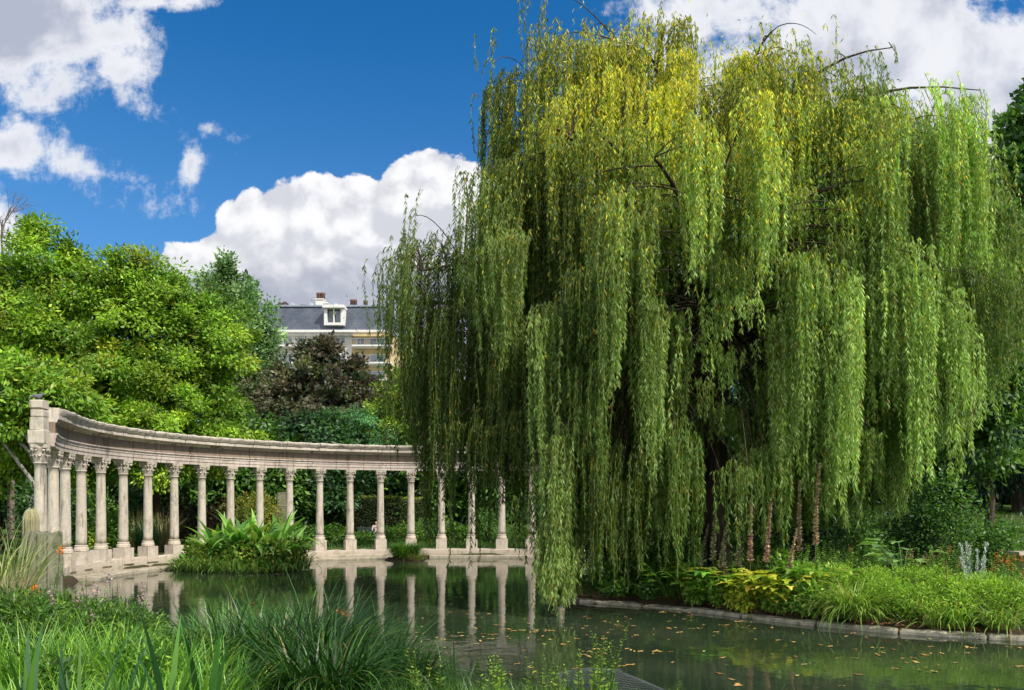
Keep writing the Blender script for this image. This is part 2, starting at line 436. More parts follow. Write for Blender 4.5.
tag(link('ground', mesh_np('ground', np.stack([GX, GY, GZ], -1).reshape(-1, 3), Fg, smooth=True), m), 'park ground around the pond, grass and bare soil', kind='structure')
# water
m, t, out = newmat('pond water')
geo = t.node('ShaderNodeNewGeometry'); pos = geo.outputs['Position']
mp = t.node('ShaderNodeMapping', {'Vector': pos, 'Scale': (1., .8, 1.)})
hgt = t.m('ADD', t.m('MULTIPLY', t.noise(mp.outputs[0], 2.3, 3, .5), 1.), t.m('MULTIPLY', t.noise(mp.outputs[0], 9., 2, .5), .12))
bmp = t.node('ShaderNodeBump', {'Strength': .16, 'Distance': .03, 'Height': hgt})
cw = t.mix(t.smooth(t.noise(pos, .35, 5, .6), .4, .65), (.018, .030, .016), (.036, .047, .026))
p = t.node('ShaderNodeBsdfPrincipled', {'Base Color': cw, 'Roughness': .042, 'IOR': 1.33, 'Specular IOR Level': .85, 'Normal': bmp.outputs[0]})
t.L.new(p.outputs[0], out.inputs[0])
wp = POLY.copy(); c0 = wp.mean(0)
bm = bmesh.new()
nx2 = 44
wv_ = [[bm.verts.new((x, y, 0)) for x in np.linspace(-20, 36, nx2)] for y in np.linspace(-1, 44, nx2)]
for i in range(nx2 - 1):
    for j in range(nx2 - 1):
        x = (wv_[i][j].co.x + wv_[i][j + 1].co.x) / 2; y = (wv_[i][j].co.y + wv_[i + 1][j].co.y) / 2
        if pond_sd(np.array([x]), np.array([y]))[0] < 1.2: bm.faces.new((wv_[i][j], wv_[i][j + 1], wv_[i + 1][j + 1], wv_[i + 1][j]))
for v_ in [v_ for v_ in bm.verts if not v_.link_faces]: bm.verts.remove(v_)
tag(bm_obj('pond_water', bm, m), 'dark green still pond water', kind='structure')

# ------------------------------------------------------------------ colonnade
ZT = 4.37                              # top of the capitals
def make_column():
    root = empty('stone_column')
    bm = bmesh.new()
    prism(bm, -.31, .31, -.31, .31, .30, .93, bev=.012)
    prism(bm, -.335, .335, -.335, .335, .30, .44, bev=.012)
    bm_obj('pedestal', bm, MAT['stone2'], root, rough=.004)
    bm = bmesh.new()
    lathe(bm, [(.285, .932), (.285, .99), (.275, 1.0), (.29, 1.03), (.275, 1.065), (.25, 1.075), (.24, 1.10), (.262, 1.125), (.25, 1.15), (.225, 1.158)], 28)
    bm_obj('base', bm, MAT['stone2'], root)
    bm = bmesh.new()
    pr = []
    for i in range(15):
        s = i / 14; pr.append((.208 - .036 * s ** 1.6 + .003 * math.sin(9 * s), 1.155 + s * (3.79 - 1.155)))
    lathe(bm, pr + [(.205, 3.80), (.208, 3.825), (.2, 3.85)], 28)
    bm_obj('shaft', bm, MAT['stone'], root)
    bm = bmesh.new()
    lathe(bm, [(.17, 3.845), (.175, 3.95), (.19, 4.1), (.22, 4.2), (.27, 4.26), (.27, 4.27)], 20)
    for row, (z0, hh, rr, n, ph) in enumerate([(3.86, .2, .185, 8, 0), (3.95, .27, .195, 8, .39)]):
        for i in range(n):
            a = 2 * math.pi * i / n + ph
            M = Matrix.Rotation(a, 4, 'Z')
            pts = [(rr, z0, .07), (rr + .025, z0 + hh * .5, .085), (rr + .055, z0 + hh * .85, .075), (rr + .105, z0 + hh, .05), (rr + .12, z0 + hh - .045, .03)]
            ins_ = [(x - .03, z, w) for x, z, w in pts]
            vo = [[bm.verts.new(M @ Vector((x, s * w, z))) for s in (-1, 0, 1)] for x, z, w in pts]
            vi = [[bm.verts.new(M @ Vector((x, s * w, z))) for s in (-1, 0, 1)] for x, z, w in ins_]
            for q in range(len(pts)):
                vo[q][1].co += M @ Vector((.012, 0, 0))
            for q in range(len(pts) - 1):
                for s in (0, 1):
                    bm.faces.new((vo[q][s], vo[q][s + 1], vo[q + 1][s + 1], vo[q + 1][s]))
                    bm.faces.new((vi[q][s], vi[q + 1][s], vi[q + 1][s + 1], vi[q][s + 1]))
                bm.faces.new((vo[q][0], vo[q + 1][0], vi[q + 1][0], vi[q][0])); bm.faces.new((vo[q][2], vi[q][2], vi[q + 1][2], vo[q + 1][2]))
    for i in range(4):                      # corner volutes
        M = Matrix.Rotation(math.pi / 4 + i * math.pi / 2, 4, 'Z') @ Matrix.Translation((.315, 0, 4.21)) @ Matrix.Rotation(math.pi / 2, 4, 'X')
        lathe(bm, [(.055, -.035), (.06, -.03), (.06, .03), (.055, .035)], 12, M)
        lathe(bm, [(.025, -.045), (.025, .045)], 8, M)
    # abacus with hollow sides
    lo, hi = [], []
    for i in range(4):
        a0 = math.pi / 4 + i * math.pi / 2
        for (r_, da) in ((.40, -.07), (.40, .07), (.30, .45), (.275, .785), (.30, 1.12)):
            for lst, z, k in ((lo, 4.26, .95), (hi, 4.368, 1.0)):
                lst.append(bm.verts.new((r_ * k * math.cos(a0 + da), r_ * k * math.sin(a0 + da), z)))
    n = len(lo)
    for i in range(n): bm.faces.new((lo[i], lo[(i + 1) % n], hi[(i + 1) % n], hi[i]))
    bm.faces.new(hi); bm.faces.new(list(reversed(lo)))
    bm_obj('capital', bm, MAT['stone'], root)
    return root
ORD = ['second', 'third', 'fourth', 'fifth', 'sixth', 'seventh', 'eighth', 'ninth', 'tenth', 'eleventh', 'twelfth', 'thirteenth', 'fourteenth', 'fifteenth',
       'sixteenth', 'seventeenth', 'eighteenth', 'nineteenth', 'twentieth', 'twenty-first', 'twenty-second', 'twenty-third', 'twenty-fourth', 'twenty-fifth', 'twenty-sixth', 'twenty-seventh']
proto = make_column()
proto.scale = (.87, .87, 1); proto.location = (-13.95, 23.55, 0); proto.rotation_euler = (0, 0, ell_rot(T0 + DT))
tag(proto, 'stone column at the near left end of the colonnade, behind the fluted stump', 'column', 'columns of the curved colonnade')
ctx = {0: 'pressed close to the end column', 7: 'just left of the big-leaved plants', 8: 'rising behind the left of the big-leaved plants', 9: 'rising behind the middle of the big-leaved plants',
       10: 'at the right edge of the big-leaved plants', 13: 'standing left of the grass tussock', 14: 'standing behind the round grass tussock',
       15: 'with willow strands hanging in front', 16: 'half veiled by dark willow strands', 17: 'seen in a gap of the willow curtain', 18: 'at the edge of the dense willow curtain'}
NCOL = 22
for i in range(NCOL):
    c = copy_tree(proto)
    tt = T0 - DT * i
    x, y = ell(tt)
    c.location = (x, y, 0); c.rotation_euler = (0, 0, ell_rot(tt))
    c['label'] = f'{ORD[i]} column from the left in the curved stone colonnade' + (', ' + ctx[i] if i in ctx else (', hidden behind the willow' if i > 18 else ''))
    if len(c['label'].split()) > 16: c['label'] = f'{ORD[i]} column from the left, ' + ctx[i]
# entablature swept along the curve
def sweep(prof, t_a, t_b, n, closed_ends=True, jit=0.0, start=None):
    """prof: list of (offset towards pond, z)"""
    bm = bmesh.new(); rows = []
    ts = list(np.linspace(t_a, t_b, n))
    for q, tt in enumerate(ts):
        row = []
        for (o, z) in prof:
            if start and o > .3: o = .3 + (o - .3) * min(1, .12 + (q / start) ** .7 * .88)
            x, y = ell(tt, o)
            j = jit * (noise1(q * .9 + z * 3) if jit else 0)
            row.append(bm.verts.new((x, y, z + (j if z > 5.3 else 0))))
        rows.append(row)
    k = len(prof)
    for a, b in zip(rows, rows[1:]):
        for i in range(k): bm.faces.new((a[i], a[(i + 1) % k], b[(i + 1) % k], b[i]))
    bm.faces.new(rows[0]); bm.faces.new(list(reversed(rows[-1])))
    return bm
def noise1(x): return math.sin(x * 1.7) * .5 + math.sin(x * 4.1 + 1) * .3 + math.sin(x * 9.3) * .2
TA, TB = T0 + DT * 1.42, T0 - DT * (NCOL - .5)
ent = empty('entablature', (0, 0, 0))
tag(ent, 'long curved stone entablature with projecting cornice resting on the columns', 'entablature')
A_ = [(-.24, ZT), (.24, ZT), (.24, ZT + .12), (.262, ZT + .125), (.262, ZT + .26), (.284, ZT + .265), (.284, ZT + .34), (.33, ZT + .37), (.33, ZT + .41), (-.33, ZT + .41), (-.33, ZT + .37), (-.27, ZT + .34)]
bm_obj('architrave', sweep(A_, TA, TB, 130), MAT['archistone'], ent)
zf = ZT + .412
B_ = [(-.25, zf), (.25, zf), (.255, zf + .34), (-.25, zf + .34)]
bm_obj('frieze', sweep(B_, TA - .003, TB, 130), MAT['friezestone'], ent)
zc = ZT + .754
C_ = [(-.25, zc), (.27, zc), (.31, zc + .06), (.40, zc + .10), (.56, zc + .12), (.56, zc + .24), (.60, zc + .27), (.66, zc + .36), (.68, zc + .42), (.66, zc + .465), (-.28, zc + .475), (-.3, zc + .42), (-.26, zc + .24), (-.25, zc + .12)]
bm_obj('cornice', sweep(C_, TA - .03, TB, 160, jit=.022, start=7), MAT['cornicestone'], ent)
# low wall and ledge at the water
plinth = empty('colonnade_plinth', (0, 0, 0))
tag(plinth, 'low curved stone wall between the column pedestals with ledge at the waterline', 'low wall')
bm_obj('wall', sweep([(-.22, -.3), (.235, -.3), (.235, .50), (.2, .53), (-.2, .53)], T0 + DT * 1.3, T0 - DT * 8.2, 60), MAT['stone2'], plinth, rough=.006)
bm_obj('wall', sweep([(-.6, -.3), (.36, -.3), (.36, .40), (.32, .42), (-.6, .42)], T0 - DT * 8.3, TB, 80), MAT['stone2'], plinth, rough=.006)
bm_obj('ledge', sweep([(.238, -.3), (1.15, -.3), (1.15, .09), (1.12, .115), (.238, .12)], T0 - DT * .8, T0 - DT * 6.6, 40), MAT['stone2'], plinth, rough=.004)
bm_obj('ledge', sweep([(.363, -.3), (.75, -.3), (.75, .20), (.72, .22), (.363, .22)], T0 - DT * 10.4, T0 - DT * 13.2, 30), MAT['stone2'], plinth, rough=.004)
bm_obj('ledge', sweep([(.753, -.3), (1.05, -.3), (1.05, .06), (1.02, .08), (.753, .08)], T0 - DT * 10.4, T0 - DT * 13.2, 30), MAT['stone2'], plinth, rough=.004)
bm_obj('ledge', sweep([(.363, -.3), (.9, -.3), (.9, .11), (.87, .13), (.363, .13)], T0 - DT * 14.6, TB, 60), MAT['stone2'], plinth, rough=.004)
# fluted stump in front of the left end, and a rounder fragment behind it
def fluted(name, r, h, n, loc, mat, label, lean=0, round_top=False):
    bm = bmesh.new(); rings = []
    zs = [0, .08, .3, .6, .85, 1.0]
    for q, s in enumerate(zs):
        ring = []
        for i in range(n * 6):
            a = 2 * math.pi * i / (n * 6)
            fl = .065 * max(0, math.sin(a * n)) ** .7 if q > 0 else 0
            rr = r * (1 - .05 * s) - fl
            z = s * h
            if q == len(zs) - 1: z += .035 * math.sin(a * 3 + 1) + .02 * math.sin(a * 11)
            ring.append(bm.verts.new((rr * math.cos(a), rr * math.sin(a), z)))
        rings.append(ring)
    if round_top:
        for (k, dz) in ((.9, .12), (.7, .24), (.4, .32)):
            rings.append([bm.verts.new((v_.co.x * k, v_.co.y * k, h + dz)) for v_ in rings[5]])
    k = n * 6
    for a, b in zip(rings, rings[1:]):
        for i in range(k): bm.faces.new((a[i], a[(i + 1) % k], b[(i + 1) % k], b[i]))
    bm.faces.new(rings[-1])
    o = bm_obj(name, bm, mat, None, loc)
    return tag(o, label, 'column stump', 'column fragments')
fluted('column_stump', .44, 1.58, 12, (-11.55, 19.6, .3), MAT['mossstone'], 'broken fluted column stump, dark with moss, at the left end')
fluted('column_stump', .23, 1.75, 9, (-13.75, 22.75, .4), MAT['fragment'], 'narrow pale green-streaked fragment with rounded top, left of the end column', round_top=True)

# ------------------------------------------------------------------ trees
def ellips(n, shell=.55):
    d = unit(rng.normal(size=(n, 3)))
    r = shell + (1 - shell) * rng.random((n, 1))
    return d, d * r
def tree(name, label, cat, loc, trunk_h, trunk_r, lobes, nclust, per, leaf, cols, wts=None, cr=.9, bark='bark', group=None, droop=.5, mat='leaf', flat=.7, limbs=24, lean=(0, 0), inner=.12, hole=0.0, fine=True):
    """lobes: (dx, dy, z, rx, ry, rz); clusters of leaves on shells of the lobes, limbs to the clusters"""
    root = empty(name, (loc[0], loc[1], gzf(loc[0], loc[1]) if len(loc) < 3 else loc[2]))
    tag(root, label, cat, group)
    vol = np.array([l[3] * l[5] for l in lobes]); vol = np.maximum(vol, vol.max() * .07); k = rng.choice(len(lobes), nclust, p=vol / vol.sum())
    lb = np.array(lobes, float)[k]
    d, q = ellips(nclust, .5)
    q *= (1 + .13 * rng.normal(size=(nclust, 1)))
    ctr = lb[:, :3] + q * lb[:, 3:6]
    out_ = unit(d * np.array([1, 1, .8]) + np.array([0, 0, .35]))
    trk = Acc()
    top = np.array([lean[0], lean[1], trunk_h])
    b0 = bez(np.array([0, 0, -.3]), np.array([lean[0] * .2, lean[1] * .2, trunk_h * .5]), top, 10)
    b0 += rng.normal(size=b0.shape) * trunk_r * .12 * np.array([1, 1, 0])
    ss = np.linspace(0, 1, 10)
    tube(trk, b0, trunk_r * (1.35 - .55 * np.minimum(1, ss * 3.) - .25 * ss), 10)
    main = rng.choice(nclust, min(limbs, nclust), replace=False)
    ends = []
    for i in main:
        e = ctr[i]; st = b0[rng.integers(6, 10)]
        mid = st * .5 + e * .5 + np.array([0, 0, 1]) * np.linalg.norm(e - st) * .12 + rng.normal(size=3) * .3
        bp = bez(st, mid, e, 9); r0 = trunk_r * (.22 + .25 * rng.random())
        tube(trk, bp, np.linspace(r0, .02, 9), 6); ends.append(bp)
    if fine:
        for i in rng.choice(nclust, min(nclust, limbs * 4), replace=False):
            bp = ends[rng.integers(len(ends))]; j = rng.integers(3, 8)
            cand = np.array([b[j] for b in ends]); st = cand[np.argmin(((cand - ctr[i]) ** 2).sum(1))]
            tube(trk, bez(st, (st + ctr[i]) / 2 + rng.normal(size=3) * .2, ctr[i], 5), np.linspace(trunk_r * .1, .012, 5), 4)
    trk.build('trunk', MAT[bark], root, smooth=True)
    crown = Acc()
    n = nclust * per
    ci = np.repeat(np.arange(nclust), per)
    g = rng.normal(size=(n, 3)); g = unit(g) * (rng.random((n, 1)) ** .45)
    sz = cr * (.6 + .8 * rng.random(nclust))[ci][:, None]
    P = ctr[ci] + g * sz * np.array([1, 1, flat])
    clb = np.exp(rng.normal(size=nclust) * .2)[ci][:, None]
    cc = pick(cols, nclust, wts)[ci] * .6 + pick(cols, n, wts) * .4
    C = cc * clb * np.exp(rng.normal(size=(n, 1)) * .22)
    # a clump is sparser and darker inside
    Dr = unit(g * .8 + out_[ci] * .5 + rng.normal(size=(n, 3)) * .5 + np.array([0, 0, -droop]))
    L = leaf[0] * (.65 + .7 * rng.random(n))
    leaves(crown, P, Dr, L, leaf[1] * (.7 + .6 * rng.random(n)), C, up=out_[ci] * 1.3 + g * .9, spread=.55)
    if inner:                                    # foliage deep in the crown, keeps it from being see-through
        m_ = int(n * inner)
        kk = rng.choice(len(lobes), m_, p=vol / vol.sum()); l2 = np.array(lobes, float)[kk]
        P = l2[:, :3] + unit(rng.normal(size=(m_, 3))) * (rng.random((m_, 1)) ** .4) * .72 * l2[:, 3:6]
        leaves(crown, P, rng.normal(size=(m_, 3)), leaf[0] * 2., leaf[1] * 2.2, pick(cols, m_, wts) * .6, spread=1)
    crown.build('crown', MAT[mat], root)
    return root
def shrub(name, label, cat, loc, r, h, n, leaf, cols, wts=None, group=None, mat='leaf', lumps=7, stems=10, z=None, droop=.2, spread=.6):
    root = empty(name, (loc[0], loc[1], (gzf(*loc) - .03) if z is None else z))
    tag(root, label, cat, group)
    lo = np.stack([rng.normal(size=lumps) * r * .4, rng.normal(size=lumps) * r * .4, h * (.35 + .35 * rng.random(lumps))], 1)
    rr = np.stack([r * (.4 + .3 * rng.random(lumps))] * 2 + [h * (.28 + .12 * rng.random(lumps))], 1)
    lo = np.vstack([lo, [[0, 0, h * .3]]]); rr = np.vstack([rr, [[r * .95, r * .95, h * .32]]])
    k = rng.choice(lumps + 1, n, p=np.r_[np.ones(lumps) / (lumps + 1.5), 1.5 / (lumps + 1.5)])
    d = unit(rng.normal(size=(n, 3)))
    P = lo[k] + d * rr[k] * (.45 + .6 * rng.random((n, 1)) ** .6)
    P[:, 2] = np.abs(P[:, 2])
    s = Acc()
    for i in range(stems):
        e = P[rng.integers(n)]
        tube(s, bez(np.array([rng.normal() * r * .15, rng.normal() * r * .15, -.05]), np.array([e[0] * .3, e[1] * .3, e[2] * .6]), e, 6), np.linspace(.02, .006, 6), 4)
    s.build('stem', MAT['bark'], root)
    a = Acc()
    cl = np.exp(rng.normal(size=lumps + 1) * .15)[k][:, None]
    C = pick(cols, n, wts) * cl * np.exp(rng.normal(size=(n, 1)) * .22)
    leaves(a, P, d + rng.normal(size=(n, 3)) * .6 + np.array([0, 0, -droop]), leaf[0] * (.6 + .8 * rng.random(n)), leaf[1] * (.7 + .6 * rng.random(n)), C, up=d + np.array([0, 0, .7]), spread=spread)
    a.build('foliage', MAT[mat], root)
    return root

BR = [(.155, .305, .028), (.25, .41, .033), (.38, .50, .045), (.06, .15, .018), (.42, .39, .05)]
tree('broadleaf_tree', 'large bright green broadleaf tree behind the left end of the colonnade', 'tree', (-25, 38.5), 6.5, .3,
     [(0, 0, 9.2, 5.2, 5, 5.0), (-2, -1, 7, 4.5, 4, 4), (2.8, -.5, 7, 4.2, 4, 4.3), (3.0, 0, 12., 2.2, 2, 2.0), (1.5, 0, 12.4, 2.6, 2.6, 2.2), (5.0, 0, 11.6, 1.8, 1.8, 2.6), (3, -3, 5, 3, 2.4, 2.4), (-1, -3, 5, 3, 2.4, 2.4), (1.9, 0, 15., .7, .7, 1.0), (3.6, 0, 14.2, .5, .5, .9)],
     640, 230, (.21, .10), BR, [.3, .3, .2, .15, .05], inner=.05, cr=.78, group=None, droop=.45)
tree('broadleaf_tree', 'bright green broadleaf tree with rounded top behind the left columns', 'tree', (-18.3, 41), 6.5, .28,
     [(-.6, 0, 9.8, 3.8, 4, 4.6), (2.3, -.5, 7, 3.3, 3, 3.4), (-2.6, -1, 7.6, 3.4, 3.4, 4.), (-.6, -1, 13.0, 2.6, 2.2, 2.0), (1.3, -2.4, 5.3, 3, 2.4, 2.0), (2.4, 0, 10.4, 2.4, 2.2, 2.4), (1.3, 0, 12.4, 1.8, 1.6, 1.6)],
     520, 230, (.21, .10), BR, [.3, .3, .2, .15, .05], inner=.05, cr=.72, droop=.45)
# pale leaning trunk at far left
tree('small_tree', 'small tree with pale leaning trunk at the left edge', 'tree', (-19.9, 32.5), 4.2, .22, [(-1, 0, 6.4, 2.6, 2.4, 1.9), (1.2, .5, 6.2, 2.0, 2, 1.5)], 110, 110, (.26, .12), BR, [.3, .3, .2, .15, .05], cr=.7, bark='palebark', lean=(.9, 0), limbs=8)
PO = [(.15, .28, .09), (.2, .34, .12), (.1, .19, .06), (.3, .42, .2)]
tree('poplar_tree', 'tall narrow poplar with grey-green leaves left of the building', 'tree', (-22.2, 62), 10, .35,
     [(0, 0, 14, 2.6, 2.4, 7), (-1.2, 0, 17, 1.6, 1.6, 3.6), (1.5, 0, 15, 1.6, 1.6, 4.5), (-2.9, 0, 15.6, 1.3, 1.2, 3.4), (3.0, 0, 12.6, 1.5, 1.6, 5.2), (.0, 0, 20.0, .9, .9, 2.0)],
     420, 100, (.28, .15), PO, cr=.62, droop=.1, flat=1.2)
# bare tree
bt = empty('bare_tree', (-31.4, 50, .5)); tag(bt, 'leafless grey tree standing behind the left treetops', 'tree')
a = Acc()
def twigs(acc, p, d, L, r, lev):
    e = p + d * L
    mid = (p + e) / 2 + rng.normal(size=3) * L * .07
    tube(acc, bez(p, mid, e, 5), np.linspace(r, r * .55, 5), 5 if lev > 1 else 3)
    if lev == 0: return
    for i in range(3 if lev > 2 else 4):
        nd = unit(d + rng.normal(size=3) * .42 + np.array([0, 0, .12]))
        twigs(acc, p + (e - p) * (.55 + .45 * rng.random()), nd, L * (.55 + .2 * rng.random()), r * .5, lev - 1)
twigs(a, np.array([0, 0, 0.]), np.array([.02, 0, 1.]), 13.5, .3, 0)
for i in range(5): twigs(a, np.array([0, 0, 11. + i * .6]), unit(np.array([rng.normal() * .35, rng.normal() * .3, 1.])), 4.0, .14, 4)
a.build('trunk', solid_mat('bare bark', (.12, .09, .07), (.2, .15, .12), 4), bt)
DK = [(.10, .08, .055), (.07, .115, .045), (.125, .085, .07), (.045, .085, .035), (.17, .17, .09)]
tree('copper_tree', 'dark reddish-brown leaved tree in front of the building', 'tree', (-13.9, 58), 6, .3,
     [(0, 0, 8.6, 4.9, 3.6, 4.4), (-3.4, 0, 7.4, 3, 2.8, 4.4), (3.6, 0, 7.6, 3.0, 2.6, 4.0), (-.2, 0, 12.6, 1.9, 1.5, 1.8), (1.9, 0, 11.6, 1.3, 1.3, 1.4), (-2.9, 0, 11.2, 1.1, 1.1, 1.0), (.3, 0, 13.8, .5, .5, .9)],
     330, 110, (.3, .2), DK, cr=.75, droop=.2, inner=.2)
YW = [(.10, .28, .10), (.06, .18, .06), (.16, .36, .13)]
tree('yew_tree', 'rounded blue-green evergreen just above the colonnade cornice', 'tree', (-11.0, 54.2), 2.6, .3,
     [(0, 0, 5.6, 3.5, 2.4, 3.3), (-1.6, -.5, 4.9, 2.8, 1.8, 2.5), (2.0, -.3, 5.2, 2.6, 2.0, 2.7)], 300, 150, (.22, .07), YW, cr=.6, droop=.9, inner=.25)
LM = [(.28, .38, .03), (.18, .3, .03), (.4, .46, .05), (.12, .22, .03)]
tree('lime_tree', 'yellow-green tree behind the cornice left of the willow', 'tree', (-6.6, 54.5), 5, .25,
     [(0, 0, 7.6, 2.8, 2.6, 3.2), (-1.4, 0, 6.5, 2, 2, 3), (1.6, 0, 9.2, 1.8, 1.8, 2.2), (-.8, 0, 10.2, 1.4, 1.4, 1.6)], 200, 120, (.26, .13), LM, cr=.75)
# evergreens shading the ground under and behind the colonnade
DG = [(.028, .075, .022), (.045, .115, .03), (.018, .05, .018), (.07, .16, .045)]
MG = [(.06, .15, .025), (.095, .21, .03), (.04, .1, .022), (.15, .28, .045)]
wood = [
 (-24, 52, 9, 4.5, DG, 'dark green tree seen between the leftmost columns'),
 (-17.5, 51, 8, 4, MG, 'leafy tree filling the gap behind the left middle columns'),
 (-13.5, 53.0, 8.5, 3.6, DG, 'dark evergreen behind the ninth to eleventh columns'),
 (-8.6, 54.8, 8.0, 3.4, DG, 'dark evergreen directly behind the hedge'),
 (-3.0, 53, 10.5, 3.8, MG, 'mid green tree behind the willow\'s left strands'),
 (1.0, 56, 13.5, 4.2, MG, 'green tree behind the left side of the willow'),
 (6.0, 54, 13.5, 4.6, DG, 'dark tree behind the willow trunk'),
 (12.5, 56, 14, 5, DG, 'dark tree behind the right side of the willow'),
 (19, 54, 15, 5, DG, 'dark tree behind the hanging right strands of the willow'),
 (26, 53, 16, 4.6, DG, 'dark tree standing over the lawn, nearer the willow'),
 (33, 55, 19, 5.4, DG, 'tall dark tree over the lawn at the right edge'),
 (-40, 52, 11, 5.5, DG, 'dark tree beyond the left edge, low behind the spiky grass'),
 (-30, 56, 12, 5, MG, 'green tree at the far left behind the tall grass'),
]
for i, (x, y, h, r, cs, lab) in enumerate(wood):
    tree('park_tree', lab, 'tree', (x, y), h * .45, .28,
         [(0, 0, h * .58, r, r * .85, h * .36), (-r * .5, -r * .3, h * .36, r * .75, r * .6, h * .26), (r * .5, -r * .3, h * .36, r * .75, r * .6, h * .26), (0, 0, h * .84, r * .55, r * .5, h * .15)],
         190, 105, (.34, .17), cs, cr=1.0, group='trees behind the colonnade and willow', inner=.3, limbs=14, fine=False)
far = None
for i in range(27):
    x = -72 + (i % 18) * 10.5 + rng.normal() * 1.5; y = 76 + rng.normal() * 4
    if i >= 18: x, y = -8 + (i - 18) * 9.5, 66 + rng.normal() * 2
    if far is None:
        far = tree('distant_tree', 'distant green tree closing the view', 'tree', (x, y, .4), 6, .35, [(0, 0, 8, 6.5, 5, 5), (-2.5, 0, 5.5, 4.5, 4, 4.6), (3, 0, 6, 4.5, 4, 4.8)], 220, 100, (.5, .28), DG, cr=1.3, group='distant trees closing the view', inner=.3, limbs=10, fine=False); o = far
    else: o = copy_tree(far)
    o.location = (x, y, .4); o.rotation_euler = (0, 0, rng.random() * 6.28)
    s = 1.0 if not (-34 < x < -8) else .78
    o.scale = (1, 1, s * (.85 + .2 * rng.random()))
# right edge tree
RT = [(.06, .16, .03), (.1, .22, .04), (.035, .1, .025), (.17, .3, .06)]
tree('maple_tree', 'tall broadleaf tree with dark green leaves at the upper right edge', 'tree', (24.3, 35), 8, .35,
     [(0, 0, 14, 3.0, 3.4, 4.6), (-.9, 0, 17.4, 2.0, 2.2, 1.8), (1.2, 0, 20.2, 2.3, 2.2, 2.4), (-.2, 0, 19.0, 1.5, 1.5, 1.3), (-1.6, 0, 15.2, 2.0, 2, 1.4), (.6, 0, 10.5, 3.6, 3, 2.8)], 330, 120, (.30, .2), RT, cr=.75, droop=.2)
tree('small_tree', 'light green tree whose top shows beside the willow\'s right strands', 'tree', (19.8, 33), 6, .2,
     [(0, 0, 9.6, 2.6, 2.6, 3.4), (1.8, 0, 10, 2.2, 2, 2.8), (-.8, 0, 6, 2.2, 2, 3.)], 190, 110, (.26, .14), MG, cr=.8)
tree('cypress_tree', 'dark conifer with drooping sprays at the right edge', 'tree', (28.5, 44.5), 8, .4,
     [(0, 0, 8, 4.4, 4, 7.6), (-2, -1, 6, 3.4, 3, 4.6), (1, 0, 13, 3, 2.6, 3.6)], 360, 130, (.34, .1), [(.014, .05, .026), (.022, .075, .036), (.01, .034, .02), (.04, .1, .05)], cr=1., droop=1.2, inner=.3)
# ------------------------------------------------------------------ weeping willow
wx, wy = 6.0, 23.0; wz = gzf(wx, wy)
wil = empty('weeping_willow', (wx, wy, wz)); tag(wil, 'huge weeping willow with yellow-green strands hanging to the pond', 'tree')
OW = np.array([wx, wy, wz])
pxs = np.array([396, 403, 413, 432, 462, 494, 506, 520, 552, 600, 650, 700, 730, 780, 820, 860, 900, 930, 955, 980, 990, 1005, 1022])
tp = np.array([262, 240, 236, 224, 222, 205, 75, 45, 6, 14, 12, 12, 25, 30, 45, 74, 92, 118, 120, 150, 210, 232, 275.])
bp_ = np.array([330, 410, 440, 500, 505, 495, 500, 535, 592, 592, 590, 575, 560, 552, 540, 520, 480, 470, 470, 415, 390, 365, 330.])
XT = (pxs - 512) / F * 22; ZTOP = EYE + (HY - tp) / F * 22; ZBOT = EYE + (HY - bp_) / F * 22
ztop = lambda x: np.interp(x, XT, ZTOP); zbot = lambda x: np.interp(x, XT, ZBOT)
tk = Acc()
p0 = np.array([wx, wy, wz - .3]); fork = np.array([wx + .15, wy, 7.6])
tb = bez(p0, np.array([wx - .35, wy, 4.0]), fork, 14)
tb[:, 0] += .07 * np.sin(np.arange(14) * 1.3)
tube(tk, tb, .32 * np.array([1.5, 1.15] + [1.0] * 6 + [.95, .95, .9, .9, .9, .85]), 14)
limbs = []
for i in range(26):
    a = 2 * math.pi * i / 26 + rng.normal() * .15
    rx_ = 8.6 * (.55 + .45 * rng.random()); ry_ = 5.2 * (.5 + .5 * rng.random())
    ex = wx - .8 + rx_ * math.cos(a); ey = wy + ry_ * math.sin(a)
    ez = max(4.5, float(ztop(np.array([ex]))[()] if np.ndim(ztop(ex)) else ztop(ex)) * (1 - .35 * abs(math.sin(a)) ** 2) - .8)
    st = tb[rng.integers(8, 14)]
    e = np.array([ex, ey, ez]); mid = st * .55 + e * .45 + np.array([0, 0, ez * .22])
    b = bez(st, mid, e, 14); limbs.append(b)
    tube(tk, b, np.linspace(.2 - .06 * rng.random(), .03, 14), 7)
for dx, dz in ((-2.5, 15.4), (1, 15.9), (3.4, 15.2), (-.5, 15.5), (-4.2, 15.2), (5.4, 14.2)):  # leaders rising through the top
    st = tb[12]; e = np.array([wx + dx, wy - .5 + rng.normal(), dz]); b = bez(st, np.array([wx + dx * .15, wy, 15.5]), e + np.array([dx * .25, 0, -.3]), 14); limbs.append(b)
    tube(tk, b, np.linspace(.14, .012, 14), 7)
LP = np.vstack([b[4:] for b in limbs])
